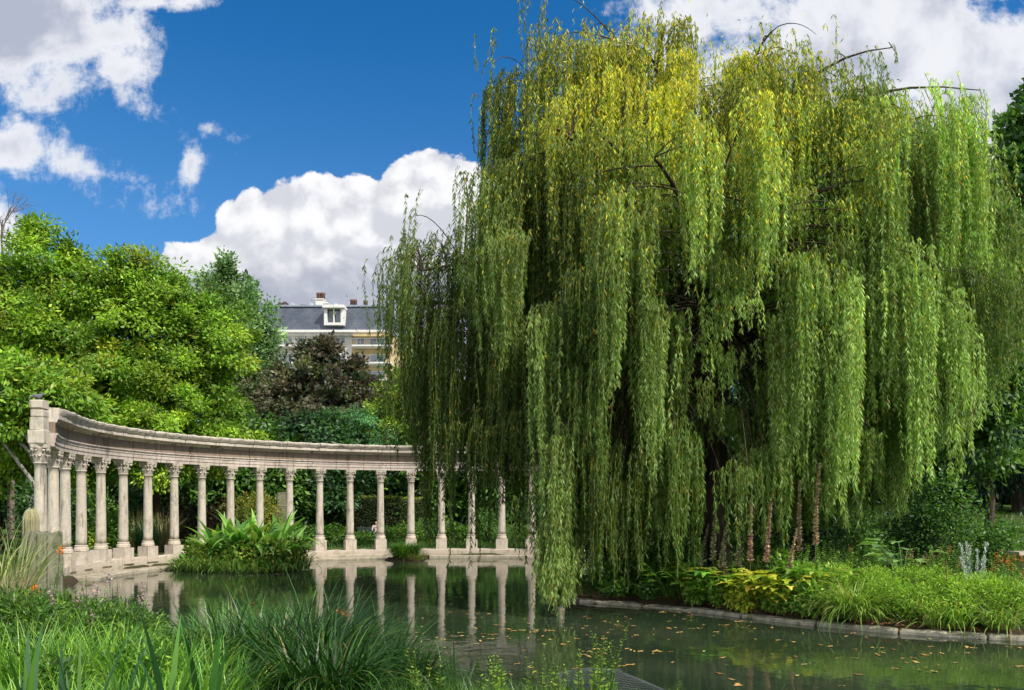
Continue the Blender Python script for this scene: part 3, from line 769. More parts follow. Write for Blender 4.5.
# tufts
def mk_tufts():
    T = []
    def place(X, s, lev, zj=.25):
        edge = 1 - ((X - 5.3) / 10.2) ** 2
        Dr = 4.5 * math.sqrt(max(.02, edge))
        if X < -.75: Dr *= .4
        Y = wy - .2 + s * Dr
        k = Y / 22.0
        zt_, zb_ = float(ztop(X)), float(zbot(X))
        Zs = zt_ * (1 - .40 * abs(s) ** 2.2) - zj
        Zs = zb_ + (Zs - zb_) * lev
        Zs = EYE + (Zs - EYE) * k if s < 0 else Zs
        return (X * k if s < 0 else X), Y, Zs, zb_
    casc = []
    tries = 0
    while len(casc) < 150 and tries < 20000:
        tries += 1
        X = rng.uniform(XT[0] + .35, XT[-1] - .25); s = -abs(rng.random()) ** .7 if rng.random() < .8 else rng.random() * .7
        lev = 1 - .72 * rng.random() ** 1.3
        x, y, z, zb_ = place(X, s, lev)
        if X < -.75 and rng.random() < .35: continue
        if z - zb_ < 1.6: continue
        ax, az__ = x / y * 22, EYE + (z - EYE) / y * 22
        if any(math.hypot((ax - c[0]) / .75, (az__ - c[1]) / .75) < 1 for c in casc): continue
        pxx = 512 + F * ax / 22; pyy = HY - F * (az__ - EYE) / 22
        if 664 < pxx < 758 and pyy > 240 and rng.random() < .86: continue
        dim = .25 if (412 < pxx < 690 and pyy > 330) else (.55 if pyy > 420 else 1.0)  # low tufts get a dimmer leaf tone, painting in their shade
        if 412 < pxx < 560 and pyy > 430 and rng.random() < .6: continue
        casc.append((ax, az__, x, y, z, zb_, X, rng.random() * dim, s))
    for c in casc:
        ax, az__, x, y, z, zb_, X, tone, s = c
        L0 = min(z - zb_ - .1, rng.uniform(1.8, 5.2) + (1.5 if rng.random() < .2 else 0))
        n_ = int(rng.integers(4, 8)) if X > -.75 else 3
        pxc = 512 + F * ax / 22
        if 672 < pxc < 750 and rng.random() < .85: L0 = min(L0, max(1.2, (z - EYE) - (HY - 330) / F * y))
        for k in range(n_):
            o = rng.normal(size=2) * (.36, .36); r_ = math.hypot(*o)
            T.append((x + o[0], y + o[1], z - .55 * r_ ** 1.5, max(.9, L0 * rng.uniform(.55, 1.05)), int(rng.integers(9, 15)) if X > -.75 else int(rng.integers(5, 9)), .17, tone))
    # the inner and rear curtain between the boughs
    n = 0
    while n < 430:
        X = rng.uniform(XT[0] + .3, XT[-1] - .3); s = rng.uniform(-.35, .95)
        left = X < -.75
        if left and rng.random() < .5: continue
        x, y, z, zb_ = place(X, s, rng.uniform(.4, 1.0) if rng.random() < .6 else 1.0, .35)
        if 668 < 512 + F * x / y < 752 and s < .25 and rng.random() < .8: continue
        if z - zb_ < 1.: continue
        L = min(z - zb_ - rng.random() * .6, 1.8 + 5. * rng.random())
        if left: L = min(z - zb_ - rng.random(), 3 + 5.5 * rng.random())
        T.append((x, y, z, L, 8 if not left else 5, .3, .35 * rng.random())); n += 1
    # the dense curtain that reaches the water
    for k in range(125):
        d = rng.uniform(20.2, 24.5); px = rng.uniform(572, 690) if k < 62 else rng.uniform(770, 900)
        z0 = rng.uniform(3.2, 7.5); zb_ = WZ(rng.uniform(545, 592) if k < 62 else rng.uniform(500, 545), d)
        T.append((WX(px, d), d, z0, max(1., z0 - zb_), 9, .28, .22 * rng.random()))
    for k in range(46):                      # thin dark ropes in front of the far columns
        d = rng.uniform(20.0, 22.5); px = [422, 436, 448, 462, 476, 490, 505, 518, 530][k % 9] + rng.normal() * 4
        z0 = rng.uniform(5.0, 8.5); zb_ = WZ(rng.uniform(470, 602) if px > 430 else rng.uniform(420, 500), d)
        T.append((WX(px, d), d, z0, max(1., z0 - zb_), 5, .09, .15 * rng.random()))
    for i in range(10): T.append((1.17 + rng.normal() * .14, 18.5 + rng.normal() * .15, 1.8 + i * .28, 1.75 + i * .28 - .02, 12, .12, .85))
    for i in range(14): T.append((1.17 + rng.normal() * .1, 18.5 + rng.normal() * .15, 1.0 + .6 * rng.random(), .97, 18, .22, 1.15))  # curtain foot given a bright tone, sunlight put into its leaf colour
    # hanging bundles over the right half and the front, sunlit tone painted in
    for (px, y0, y1, d) in ((648, 300, 520, 18.5), (612, 200, 420, 18.2), (512, 190, 380, 20), (640, 205, 330, 18), (870, 110, 430, 19.5), (835, 290, 520, 18.5), (925, 95, 470, 20.5), (962, 95, 420, 20.5), (780, 320, 530, 19), (905, 240, 500, 18.8), (945, 300, 500, 19.2), (700, 120, 300, 17.8), (760, 100, 300, 18)):
        z0, z1 = WZ(y0, d), WZ(y1, d)
        for k in range(5): T.append((WX(px, d) + rng.normal() * .12, d + rng.normal() * .2, z0 - k * .35, max(1., (z0 - z1 - k * .35) * (.8 + .25 * rng.random())), 14, .2, .85))
    # lone arching wands at the top
    for (px, y0, L) in ((505, 60, 3.), (496, 110, 5), (550, 6, 4), (600, 18, 2), (690, 12, 2.4), (655, 14, 2.), (770, 28, 2.2), (800, 34, 2), (845, 40, 2.6), (870, 62, 3), (972, 112, 3), (404, 245, 3.5), (396, 258, 2.6), (416, 236, 4), (428, 232, 5), (985, 150, 4), (1003, 205, 4.0), (1014, 215, 3.6), (1020, 240, 3)):
        T.append((WX(px, 22), 22 + rng.normal() * .6, WZ(y0, 22), L, 5, .3, .5))
    return np.array(T)
TF = mk_tufts()
# arching wand from the nearest limb to every tuft
org = TF[:, :3]
outw = np.stack([org[:, 0] - wx + .6, (org[:, 1] - wy) * 1.4, np.zeros(len(org))], 1); outw = unit(outw + rng.normal(size=outw.shape) * .35 * np.array([1, 1, 0]))
for i in range(len(TF)):
    o = org[i]
    dd = ((LP - o) ** 2).sum(1) + np.where(LP[:, 2] > o[2] + .3, 60, 0) + np.maximum(0, LP[:, 2] - o[2]) ** 2 * 4
    st = LP[np.argmin(dd)]; dist = np.linalg.norm(o - st)
    e = o + outw[i] * .35 - np.array([0, 0, .25])
    top_ = max(o[2], min(st[2], o[2] + 1.2)) + .25 + .08 * dist
    b = bez(st, np.array([o[0] * .8 + st[0] * .2, o[1] * .8 + st[1] * .2, top_]), e, 9)
    tube(tk, b, np.linspace(min(.03, .012 + dist * .005), .006, 9), 4)
tk.build('trunk', MAT['bark'], wil, smooth=True).location = tuple(-OW)
ns = (TF[:, 4] * 1.25).astype(int); ti = np.repeat(np.arange(len(TF)), ns); S = len(ti)
So = org[ti] + rng.normal(size=(S, 3)) * TF[ti, 5][:, None] * np.array([1, 1, .55]) - outw[ti] * (rng.random((S, 1)) * .5 - .3)
SL = TF[ti, 3] * (1 - .88 * rng.random(S) ** 1.15)
So[:, 2] += 0.05
sd = unit(outw[ti] + rng.normal(size=(S, 3)) * .5 * np.array([1, 1, 0]))
flare = .12 + .22 * rng.random(S)
ph = rng.random((S, 2)) * 6.28; swa = .015 + .03 * rng.random(S)
taper = 1.0
def strand(idx, s):
    """points at arc length s of strand idx"""
    base = So[idx]
    h = flare[idx] * (1 - np.exp(-s / .35))
    # strands of a tuft draw together on their way down
    ctr = org[ti[idx]]
    pull = (1 - np.exp(-s / 2.2))[:, None] * .55
    P = base + sd[idx] * h[:, None]
    P[:, :2] = P[:, :2] * (1 - pull) + (ctr[:, :2] + outw[ti[idx]][:, :2] * .3) * pull
    P[:, 0] += np.sin(s * 1.9 + ph[idx, 0]) * swa[idx] * np.minimum(1, s); P[:, 1] += np.sin(s * 1.6 + ph[idx, 1]) * swa[idx] * np.minimum(1, s)
    P[:, 2] += .28 * flare[idx] * np.exp(-((s - .25) / .2) ** 2) - np.maximum(0, s - .12) * .97
    return P
KS = 9
ss = (np.linspace(0, 1, KS)[None] * SL[:, None])
PP = strand(np.repeat(np.arange(S), KS), ss.ravel()).reshape(S, KS, 3)
# twigs as three-sided threads
tw = Acc()
ang = np.array([0, 2.09, 4.19]); rr = np.linspace(.0065, .003, KS)
V = PP[:, :, None, :] + np.stack([np.cos(ang), np.sin(ang), np.zeros(3)], -1)[None, None] * rr[None, :, None, None]
bi = (np.arange(S) * KS * 3)[:, None, None] + (np.arange(KS - 1) * 3)[None, :, None]; j = np.arange(3)[None, None]; j2 = (j + 1) % 3
Ft = np.stack([bi + j, bi + j2, bi + 3 + j2, bi + 3 + j], -1).reshape(-1, 4)
tw.add(V.reshape(-1, 3), Ft, (.34, .36, .07))
tw.build('twigs', MAT['willow'], wil).location = tuple(-OW)
PER = 34
nl = np.maximum(4, (SL * PER).astype(int)); li = np.repeat(np.arange(S), nl); NL = len(li)
s = rng.random(NL) ** .93 * SL[li]
P = strand(li, s); ztip = P[:, 2]
az_ = rng.random(NL) * 2 * np.pi
Dn = np.stack([np.cos(az_) * .55, np.sin(az_) * .55, -np.ones(NL) * (.75 + .5 * rng.random(NL))], -1)
GRN = np.array([(.20, .36, .052), (.29, .45, .07), (.12, .25, .036), (.42, .52, .17)])
YEL = np.array([(.85, .74, .05), (.74, .72, .06), (.88, .66, .07), (.55, .66, .07)])
# yellowing: high in the crown, left-centre, and by tuft
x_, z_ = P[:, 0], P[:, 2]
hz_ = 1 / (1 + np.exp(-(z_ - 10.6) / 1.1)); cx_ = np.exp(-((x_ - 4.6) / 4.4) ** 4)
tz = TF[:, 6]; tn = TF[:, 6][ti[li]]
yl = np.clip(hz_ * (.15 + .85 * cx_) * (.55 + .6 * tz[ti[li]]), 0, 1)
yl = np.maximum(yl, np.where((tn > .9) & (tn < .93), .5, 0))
painted_shade = .5 + .6 * tn                      # crown shade painted into leaf colour: inner tufts darker, outer ones paler
painted_shade = painted_shade * np.interp(x_, [-3, 1.5, 4.5, 9], [.62, .72, .95, 1.08])  # leaf colour darker on the left, the side away from the sun
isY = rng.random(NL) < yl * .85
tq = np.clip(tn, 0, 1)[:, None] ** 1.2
Gc = np.array([.10, .23, .035]) * (1 - tq) + np.array([.43, .58, .19]) * tq  # dark to pale green by tone: shade and highlights put into colour
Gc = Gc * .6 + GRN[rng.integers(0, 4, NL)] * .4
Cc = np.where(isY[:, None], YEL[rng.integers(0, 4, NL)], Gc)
Cc *= np.where(isY, .5 + .5 * painted_shade, painted_shade)[:, None] * np.exp(rng.normal(size=(NL, 1)) * .18) * np.exp(rng.normal(size=len(TF)) * .16)[ti[li]][:, None]
Cc = np.where(rng.random(NL)[:, None] < .025, np.array([.32, .24, .04]), Cc)
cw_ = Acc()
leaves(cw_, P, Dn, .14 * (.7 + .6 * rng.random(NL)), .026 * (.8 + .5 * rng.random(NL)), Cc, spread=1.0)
# inner foliage: short leafy shoots round the limbs
m_ = 60000
q = LP[rng.integers(0, len(LP), m_)] + rng.normal(size=(m_, 3)) * np.array([.8, .8, .7])
q = q[q[:, 2] < ztop(q[:, 0]) - .5]
Cq = pick(GRN, len(q)) * .8
hq = (q[:, 2] > 11.5) & (rng.random(len(q)) < .6) & (q[:, 0] > 0) & (q[:, 0] < 9.5); Cq[hq] = pick(YEL, hq.sum())
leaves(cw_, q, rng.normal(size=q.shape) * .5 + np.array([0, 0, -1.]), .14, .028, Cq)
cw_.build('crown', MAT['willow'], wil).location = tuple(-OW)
print('willow leaves', NL, 'strands', S)
# ------------------------------------------------------------------ apartment building far behind
def px_box(bm, x0, x1, yt, yb, y0, y1, D0=110.0, bev=0.):
    """box spanning picture columns x0..x1 and rows yt..yb as measured at distance D0, from depth y0 to y1"""
    prism(bm, WX(x0, D0), WX(x1, D0), y0, y1, WZ(yb, D0), WZ(yt, D0), bev=bev)
bd = empty('apartment_building', (WX(330, 110), 115, 0))
tag(bd, 'cream apartment building with grey slate mansard roof and rooftop chimneys beyond the trees', 'building')
BO = Vector(bd.location)
def bpart(name, bm, mat, parent=None, loc0=None):
    o = bm_obj(name, bm, mat, parent or bd)
    o.location = -BO if (parent is None) else (0, 0, 0)
    return o
MAT['render'] = solid_mat('cream render', (.62, .58, .5), (.72, .69, .62), .6, .9, .2, 4)
MAT['ochre'] = solid_mat('ochre render', (.55, .42, .2), (.65, .5, .26), .6, .9, .2, 4)
m, t, out = newmat('slate')
geo = t.node('ShaderNodeNewGeometry')
brk = t.node('ShaderNodeTexBrick', {'Vector': t.node('ShaderNodeMapping', {'Vector': geo.outputs['Position'], 'Rotation': (R(90), 0, 0)}).outputs[0], 'Scale': 1.0, 'Color1': (.045, .058, .085, 1), 'Color2': (.07, .085, .12, 1), 'Mortar': (.04, .045, .055, 1), 'Mortar Size': .02, 'Brick Width': .5, 'Row Height': .3})
c = t.mix(t.smooth(t.noise(geo.outputs['Position'], .5, 4), .4, .65), brk.outputs[0], (.085, .1, .125))
p = t.node('ShaderNodeBsdfPrincipled', {'Base Color': c, 'Roughness': .5}); t.L.new(p.outputs[0], out.inputs[0]); MAT['slate'] = m
MAT['glass'] = solid_mat('window glass', (.05, .07, .09), (.12, .16, .2), 1, .08, 0, 1, .8)
MAT['white'] = solid_mat('white paint', (.7, .68, .63), (.78, .76, .72), 2, .6, .1, 5)
MAT['zinc'] = solid_mat('zinc', (.22, .25, .29), (.32, .35, .4), 2, .4, .1, 5, .5)
MAT['brick'] = solid_mat('chimney brick', (.13, .1, .1), (.2, .16, .15), 3, .9, .3, 8)
MAT['terracotta'] = solid_mat('terracotta', (.14, .08, .07), (.2, .12, .1), 3, .9, .3, 8)
Z_ = lambda y: WZ(y, 110); X_ = lambda x: WX(x, 110)
bm = bmesh.new(); prism(bm, X_(262), X_(352), 110, 124, .3, Z_(334)); bpart('wall', bm, MAT['render'])
bm = bmesh.new(); prism(bm, X_(352) + .003, X_(394), 110.2, 124, .3, Z_(334)); bpart('wall', bm, MAT['ochre'])
bm = bmesh.new(); prism(bm, X_(258), X_(396), 108.9, 124.4, Z_(334) + .003, Z_(331.5), bev=.05); prism(bm, X_(259), X_(395), 109.4, 124.2, Z_(336), Z_(334)); bpart('cornice', bm, MAT['white'])
bm = bmesh.new()
zb_, zt_ = Z_(331.5) + .003, Z_(306)
v0 = [bm.verts.new(q) for q in ((X_(259), 109.2, zb_), (X_(395), 109.2, zb_), (X_(395), 124, zb_), (X_(259), 124, zb_))]
v1 = [bm.verts.new(q) for q in ((X_(262), 110.6, zt_), (X_(386.5), 110.6, zt_), (X_(386.5), 123, zt_), (X_(262), 123, zt_))]
for i in range(4): bm.faces.new((v0[i], v0[(i + 1) % 4], v1[(i + 1) % 4], v1[i]))
bm.faces.new(v1); bm.faces.new(list(reversed(v0)))
roof = bpart('roof', bm, MAT['slate'])
bm = bmesh.new(); prism(bm, X_(261.5), X_(387), 110.4, 123.2, zt_ + .003, zt_ + .28, bev=.05); bpart('ridge_capping', bm, MAT['zinc'])
zr = zt_ + .283
def stackb(x0, x1, yt, mat, pots=(), name='chimney'):
    bm = bmesh.new(); prism(bm, X_(x0), X_(x1), 112, 113.4, zr, Z_(yt), bev=.03)
    prism(bm, X_(x0) - .08, X_(x1) + .08, 111.9, 113.5, Z_(yt) + .003, Z_(yt) + .18, bev=.03)
    o = bpart(name, bm, mat)
    for q in pots:
        b2 = bmesh.new(); lathe(b2, [(.34, Z_(yt) + .185), (.3, Z_(yt) + .9), (.36, Z_(yt) + .95), (.34, Z_(yt) + 1.15)], 12, Matrix.Translation((X_(q), 112.7, 0)))
        bpart('chimney_pot', b2, MAT['terracotta'], o)
stackb(312, 320, 296, MAT['render'], (314, 318.3))
stackb(274, 278, 300, MAT['brick']); stackb(279.5, 281.5, 299, MAT['brick'])
stackb(297, 301, 302, MAT['brick']); stackb(321, 324, 300, MAT['render']); stackb(347, 352, 303, MAT['brick'], (348.5, 351)); stackb(360, 365, 304, MAT['brick'], (362,))
for x in (287.5, 307, 331.5):
    b2 = bmesh.new(); lathe(b2, [(.62, zr), (.62, zr + .3), (.5, zr + .6), (.25, zr + .75), (.05, zr + .8)], 16, Matrix.Translation((X_(x), 112.5, 0))); bpart('roof_vent', b2, MAT['zinc'])
dm = bmesh.new(); px_box(dm, 325, 346.5, 307.5, 310.5, 108.4, 112, bev=.04)
px_box(dm, 326, 329, 310.6, 327, 108.8, 112); px_box(dm, 342.5, 346, 310.6, 327, 108.8, 112); px_box(dm, 329.1, 342.4, 324.5, 327, 108.8, 112); px_box(dm, 335, 336, 310.6, 324.4, 108.9, 109.3)
dmo = bpart('dormer', dm, MAT['white'])
b2 = bmesh.new(); px_box(b2, 329, 342.5, 310.5, 324.5, 109.4, 109.5); bpart('pane', b2, MAT['glass'], dmo)
def window(x0, x1, yt, yb, y=109.98, nm=2):
    b = bmesh.new(); w = .6
    px_box(b, x0 - w, x0, yt - w, yb + w, y - .1, y); px_box(b, x1, x1 + w, yt - w, yb + w, y - .1, y)
    px_box(b, x0 + .01, x1 - .01, yt - w, yt, y - .1, y); px_box(b, x0 + .01, x1 - .01, yb, yb + w, y - .1, y)
    for q in range(1, nm):
        xx = x0 + (x1 - x0) * q / nm; px_box(b, xx - .25, xx + .25, yt + .01, yb - .01, y - .08, y)
    o = bpart('window', b, MAT['white'])
    b = bmesh.new(); px_box(b, x0, x1, yt, yb, y - .03, y - .012); bpart('pane', b, MAT['glass'], o)
for (x0, x1) in ((272.5, 275.5), (284, 292), (297, 304), (310, 318), (324, 331), (337, 345)): window(x0, x1, 337.5, 344)
for (x0, x1) in ((357, 364), (370, 384)): window(x0, x1, 338, 345, 110.18)
for r_ in range(1, 6):
    for (x0, x1) in ((268, 272), (284, 292), (297, 304), (310, 318), (324, 331), (337, 345), (357, 364), (370, 384)):
        window(x0, x1, 337.5 + 17 * r_, 349 + 17 * r_, 109.98 if x0 < 352 else 110.18)
for yb in (347, 364, 381, 398):
    for (x0, x1) in ((262, 325), (354, 393)):
        b = bmesh.new(); px_box(b, x0, x1, yb, yb + 1.6, 108.4, 109.98 if x0 < 300 else 110.18, bev=.03); o = bpart('balcony', b, MAT['white'])
        b = bmesh.new(); px_box(b, x0, x1, yb - 6.3, yb - 5.8, 108.42, 108.5)
        for q in np.arange(x0, x1, 1.1): px_box(b, q, q + .22, yb - 5.79, yb - .02, 108.44, 108.48)
        bpart('railing', b, MAT['zinc'], o)
bm = bmesh.new(); px_box(bm, 355, 391, 336.6, 338.2, 108.6, 110.1); bpart('awning', bm, MAT['ochre'])

# ------------------------------------------------------------------ end block and pigeon on the colonnade
ex, ey = ell(TA - .002)
bm = bmesh.new()
prism(bm, -.23, .2, -.24, .24, ZT + .003, ZT + .42, bev=.03); prism(bm, -.19, .17, -.2, .24, ZT + .423, ZT + .78, bev=.02)
prism(bm, -.17, .18, -.22, .24, ZT + .783, ZT + 1.02, bev=.05); prism(bm, -.19, .17, -.24, .24, ZT + 1.023, ZT + 1.30, bev=.04)
eb = bm_obj('end_block', bm, MAT['stone'], ent, (-13.95, 23.55 - .05, 0), ell_rot(T0 + DT) * .35, rough=.006)
pg = bpy.data.meshes.new('pigeon'); V = [(-.16, 0, .12), (-.08, 0, .12), (0, 0, .125), (.07, 0, .16), (.095, 0, .215), (.135, 0, .21), (.01, .03, .05), (.01, .03, .0), (.01, -.03, .05), (.01, -.03, .0), (-.24, 0, .09)]
pg.from_pydata(V, [(0, 1), (1, 2), (2, 3), (3, 4), (4, 5), (2, 6), (6, 7), (2, 8), (8, 9), (0, 10)], [])
MAT['pigeon'] = solid_mat('feathers', (.07, .075, .09), (.16, .17, .2), 20, .6, .1, 5)
po = link('pigeon', pg, MAT['pigeon'])
sk = po.modifiers.new('skin', 'SKIN'); 
for i, r_ in enumerate([.035, .062, .07, .045, .03, .008, .012, .006, .012, .006, .02]): pg.skin_vertices[0].data[i].radius = (r_, r_)
pg.skin_vertices[0].data[2].use_root = True
po.modifiers.new('sub', 'SUBSURF').render_levels = 2
po.location = (-13.95, 23.5, ZT + 1.30); po.rotation_euler = (0, 0, .6); tag(po, 'dark grey pigeon perched on the left end of the colonnade', 'pigeon')

# ------------------------------------------------------------------ plants
def blade_clump(name, label, cat, loc, n, r, H, Wd, cols, droop=(.6, 1.6), lean=.35, prof='grass', k=7, group=None, tipc=None, z=None, wts=None, acc=None):
    g = gzf(*loc) - .04 if z is None else z
    a_ = rng.random(n) * 2 * np.pi; rad = r * np.sqrt(rng.random(n))
    P = np.stack([np.cos(a_) * rad, np.sin(a_) * rad, np.zeros(n)], -1)
    az = a_ + rng.normal(size=n) * .8
    h = H * (.55 + .5 * rng.random(n))
    C = pick(cols, n, wts) * np.exp(rng.normal(size=(n, 1)) * .25)
    A = acc or Acc()
    if acc is not None: P = P + np.array(acc.off)
    blades(A, P, az, np.abs(rng.normal(size=n)) * lean * .6 + .03, h, Wd * (.7 + .6 * rng.random(n)), C, k, rng.uniform(droop[0], droop[1], n), prof, tipc)
    if acc is not None: return
    o = A.build(name, MAT['blade']); o.location = (loc[0], loc[1], g)
    return tag(o, label, cat, group)
def stem_plant(name, label, cat, loc, h, nst, leaf, cols, r=.15, group=None, step=.05, flower=None, z=None, whorl=2, spread=.25, wts=None, drp=.1):
    root = empty(name, (loc[0], loc[1], gzf(*loc) - .04 if z is None else z)); tag(root, label, cat, group)
    s = Acc(); lf = Acc(); fl = Acc()
    for i in range(nst):
        a_ = rng.random() * 6.28; rr = r * math.sqrt(rng.random()); hh = h * rng.uniform(.7, 1.05)
        p0 = np.array([rr * math.cos(a_), rr * math.sin(a_), 0]); e = p0 + np.array([math.cos(a_) * hh * spread * rng.random(), math.sin(a_) * hh * spread * rng.random(), hh])
        b = bez(p0, p0 * .6 + e * .4 + rng.normal(size=3) * .02, e, 8); tube(s, b, np.linspace(.007, .003, 8), 4, (.1, .14, .04))
        n = max(4, int(hh / step)); tt = np.linspace(.12, 1, n) 
        Pq = np.stack([np.interp(tt, np.linspace(0, 1, 8), b[:, q]) for q in range(3)], -1)
        Pq = np.repeat(Pq, whorl, 0); m_ = len(Pq); aa = rng.random(m_) * 6.28
        Dq = np.stack([np.cos(aa), np.sin(aa), np.full(m_, .45) - drp], -1)
        sz = np.repeat(np.clip(1.25 - .8 * tt, .35, 1), whorl)
        leaves(lf, Pq, Dq, leaf[0] * sz * rng.uniform(.7, 1.2, m_), leaf[1] * sz, pick(cols, m_, wts) * np.exp(rng.normal(size=(m_, 1)) * .2), up=np.array([0, 0, 1.6]), spread=.5)
        if flower and (i == 0 or rng.random() < flower[3]):
            q = int(flower[2]); Pf = e + rng.normal(size=(q, 3)) * flower[1] * np.array([.6, .6, 1.2])
            if flower[3] > 0 and i % 3: continue
            fl = Acc(); leaves(fl, Pf, rng.normal(size=(q, 3)), .035, .022, vary(flower[0], q), spread=1)
            fl.build('flower', MAT['dry'], root)
    s.build('stem', MAT['blade'], root); lf.build('leaves', MAT['leaf'], root)
    return root
def lobed_leaf(acc, base, az, L, Wd, C, pet=.5, tilt=.5):
    """petiole and a deeply lobed blade"""
    d = np.array([math.cos(az), math.sin(az), 0]); sdv = np.array([-d[1], d[0], 0]); up = np.array([0, 0, 1.])
    e = base + d * pet * .55 + up * pet
    tube(acc, bez(base, base + up * pet * .7 + d * .05, e, 5), .006, 4, C * .9)
    k = 9; s_ = np.linspace(0, 1, k)
    ctr = e + np.outer(s_, d) * L + up * (np.sin(s_ * 1.6) * tilt * .35 - s_ ** 2 * tilt * .5)[:, None] * L
    w = Wd * np.sin(np.pi * s_ ** .7) * np.where(np.arange(k) % 2 == 0, .45, 1.0) + .004
    V = np.concatenate([ctr - sdv * w[:, None] + up * (w * .25)[:, None], ctr, ctr + sdv * w[:, None] + up * (w * .25)[:, None]])
    i = np.arange(k - 1)
    Fc = np.concatenate([np.stack([i, i + k, i + k + 1, i + 1], -1), np.stack([i + k, i + 2 * k, i + 2 * k + 1, i + k + 1], -1)])
    acc.add(V, Fc, C)
def acanthus(label, loc, nl=22, spikes=(), cols=None, L=.42, group=None, H=.5):
    root = empty('acanthus_plant', (loc[0], loc[1], gzf(*loc) - .03)); tag(root, label, 'plant', group)
    a = Acc()
    for i in range(nl):
        az = rng.random() * 6.28; rr = .25 * rng.random()
        lobed_leaf(a, np.array([rr * math.cos(az), rr * math.sin(az), 0]), az + rng.normal() * .4, L * rng.uniform(.6, 1.15), L * .36 * rng.uniform(.8, 1.2), vary(cols[rng.integers(len(cols))], 1, .2)[0], pet=rng.uniform(.3, 1) * H, tilt=rng.uniform(-.3, 1.0))
    a.build('leaves', MAT['leaf'], root)
    for (dx, dy, h, tone) in spikes:
        s = Acc(); h = h * SPK; e = np.array([dx + rng.normal() * .17, dy - .25, h]); b = bez(np.array([dx * .6, dy * .6, 0]), np.array([dx * .9, dy, h * .5]), e, 10)
        tube(s, b, np.linspace(.012, .005, 10), 5, np.array([.16, .16, .07]))
        f = Acc(); n = int(190 * h); tt = rng.uniform(.42, 1.0, n)
        P = np.stack([np.interp(tt, np.linspace(0, 1, 10), b[:, q]) for q in range(3)], -1)
        aa = rng.random(n) * 6.28
        D_ = np.stack([np.cos(aa), np.sin(aa), rng.uniform(-.1, .6, n)], -1)
        wgt = (1.15 - tt) / .73 * .9 + .25
        leaves(f, P, D_, .085 * wgt * rng.uniform(.7, 1.2, n), .046 * wgt, vary(tone, n, .3, .12), up=np.array([0, 0, 1.]), spread=.6)
        so = s.build('stem', MAT['blade'], root); f.build('flower_spike', MAT['dry'], so)
    return root
# --- island clump in front of the middle columns
CN = [(.14, .33, .05), (.22, .42, .08), (.08, .22, .035), (.33, .46, .14)]
for i, (px, d, h, lab) in enumerate([(203, 33.2, 1.9, 'low big-leaved plant at the left of the island clump'), (226, 32.4, 2.3, 'big-leaved plant with steep green blades, left of the island\'s middle'), (247, 32.2, 2.65, 'tallest big-leaved plant on the pond island'),
                                     (267, 32.4, 2.45, 'big-leaved plant with pale leaf, right of the tallest on the island'), (284, 32.2, 1.9, 'low big-leaved plant at the right of the island clump')]):
    a = Acc(); n = 60
    a_ = rng.random(n) * 6.28; rad = .5 * np.sqrt(rng.random(n))
    P = np.stack([np.cos(a_) * rad, np.sin(a_) * rad, np.zeros(n)], -1)
    blades(a, P, a_ + rng.normal(size=n) * .5, rng.uniform(.02, .5, n), h * rng.uniform(.5, 1.05, n), .30 * rng.uniform(.6, 1.2, n), pick(CN, n) * np.exp(rng.normal(size=(n, 1)) * .2), 12, rng.uniform(.4, 2.2, n), 'leaf')
    o = a.build('big_leaved_plant', MAT['leaf']); x = WX(px, d); o.location = (x, d, gzf(x, d) - .05); tag(o, lab, 'plant', 'big-leaved plants on the pond island')
IG = [(.10, .24, .04), (.17, .33, .06), (.07, .16, .03), (.3, .36, .09)]
for px, d, lab in ((192, 32.2, 'left end'), (210, 31.4, 'left front'), (230, 31.0, 'front centre, left side'), (250, 30.9, 'front centre, right side'), (270, 31.1, 'right front'), (290, 31.8, 'right end')):
    x = WX(px, d); blade_clump('grass_tuft', f'arching waterside grass at the {lab} of the island', 'grass tuft', (x, d), 300, .75, rng.uniform(.65, 1.25), .035, IG, droop=(.8, 2.4), lean=.7, group='grass tufts fringing the pond island', z=.02)
    shrub('leafy_plant', f'low leafy plant at the {lab} of the island', 'plant', (x + .25 * rng.normal(), d + .3), .5, 1.15, 800, (.17, .09), [(.1, .22, .03), (.16, .28, .03), (.06, .14, .02), (.3, .3, .05)], group='low leafy plants on the pond island', z=.15)
blade_clump('grass_tussock', 'round green grass tussock at the pond edge before the columns', 'grass', (-5.1, 38.1), 1700, .5, 1.25, .022, [(.07, .17, .02), (.12, .25, .03), (.04, .1, .02)], droop=(.8, 1.9), lean=.6, z=.05)
blade_clump('grass_tuft', 'dry pale grass skirt beside the round tussock', 'grass', (-4.5, 37.7), 300, .5, .5, .02, [(.25, .24, .08), (.14, .2, .04)], z=.05)
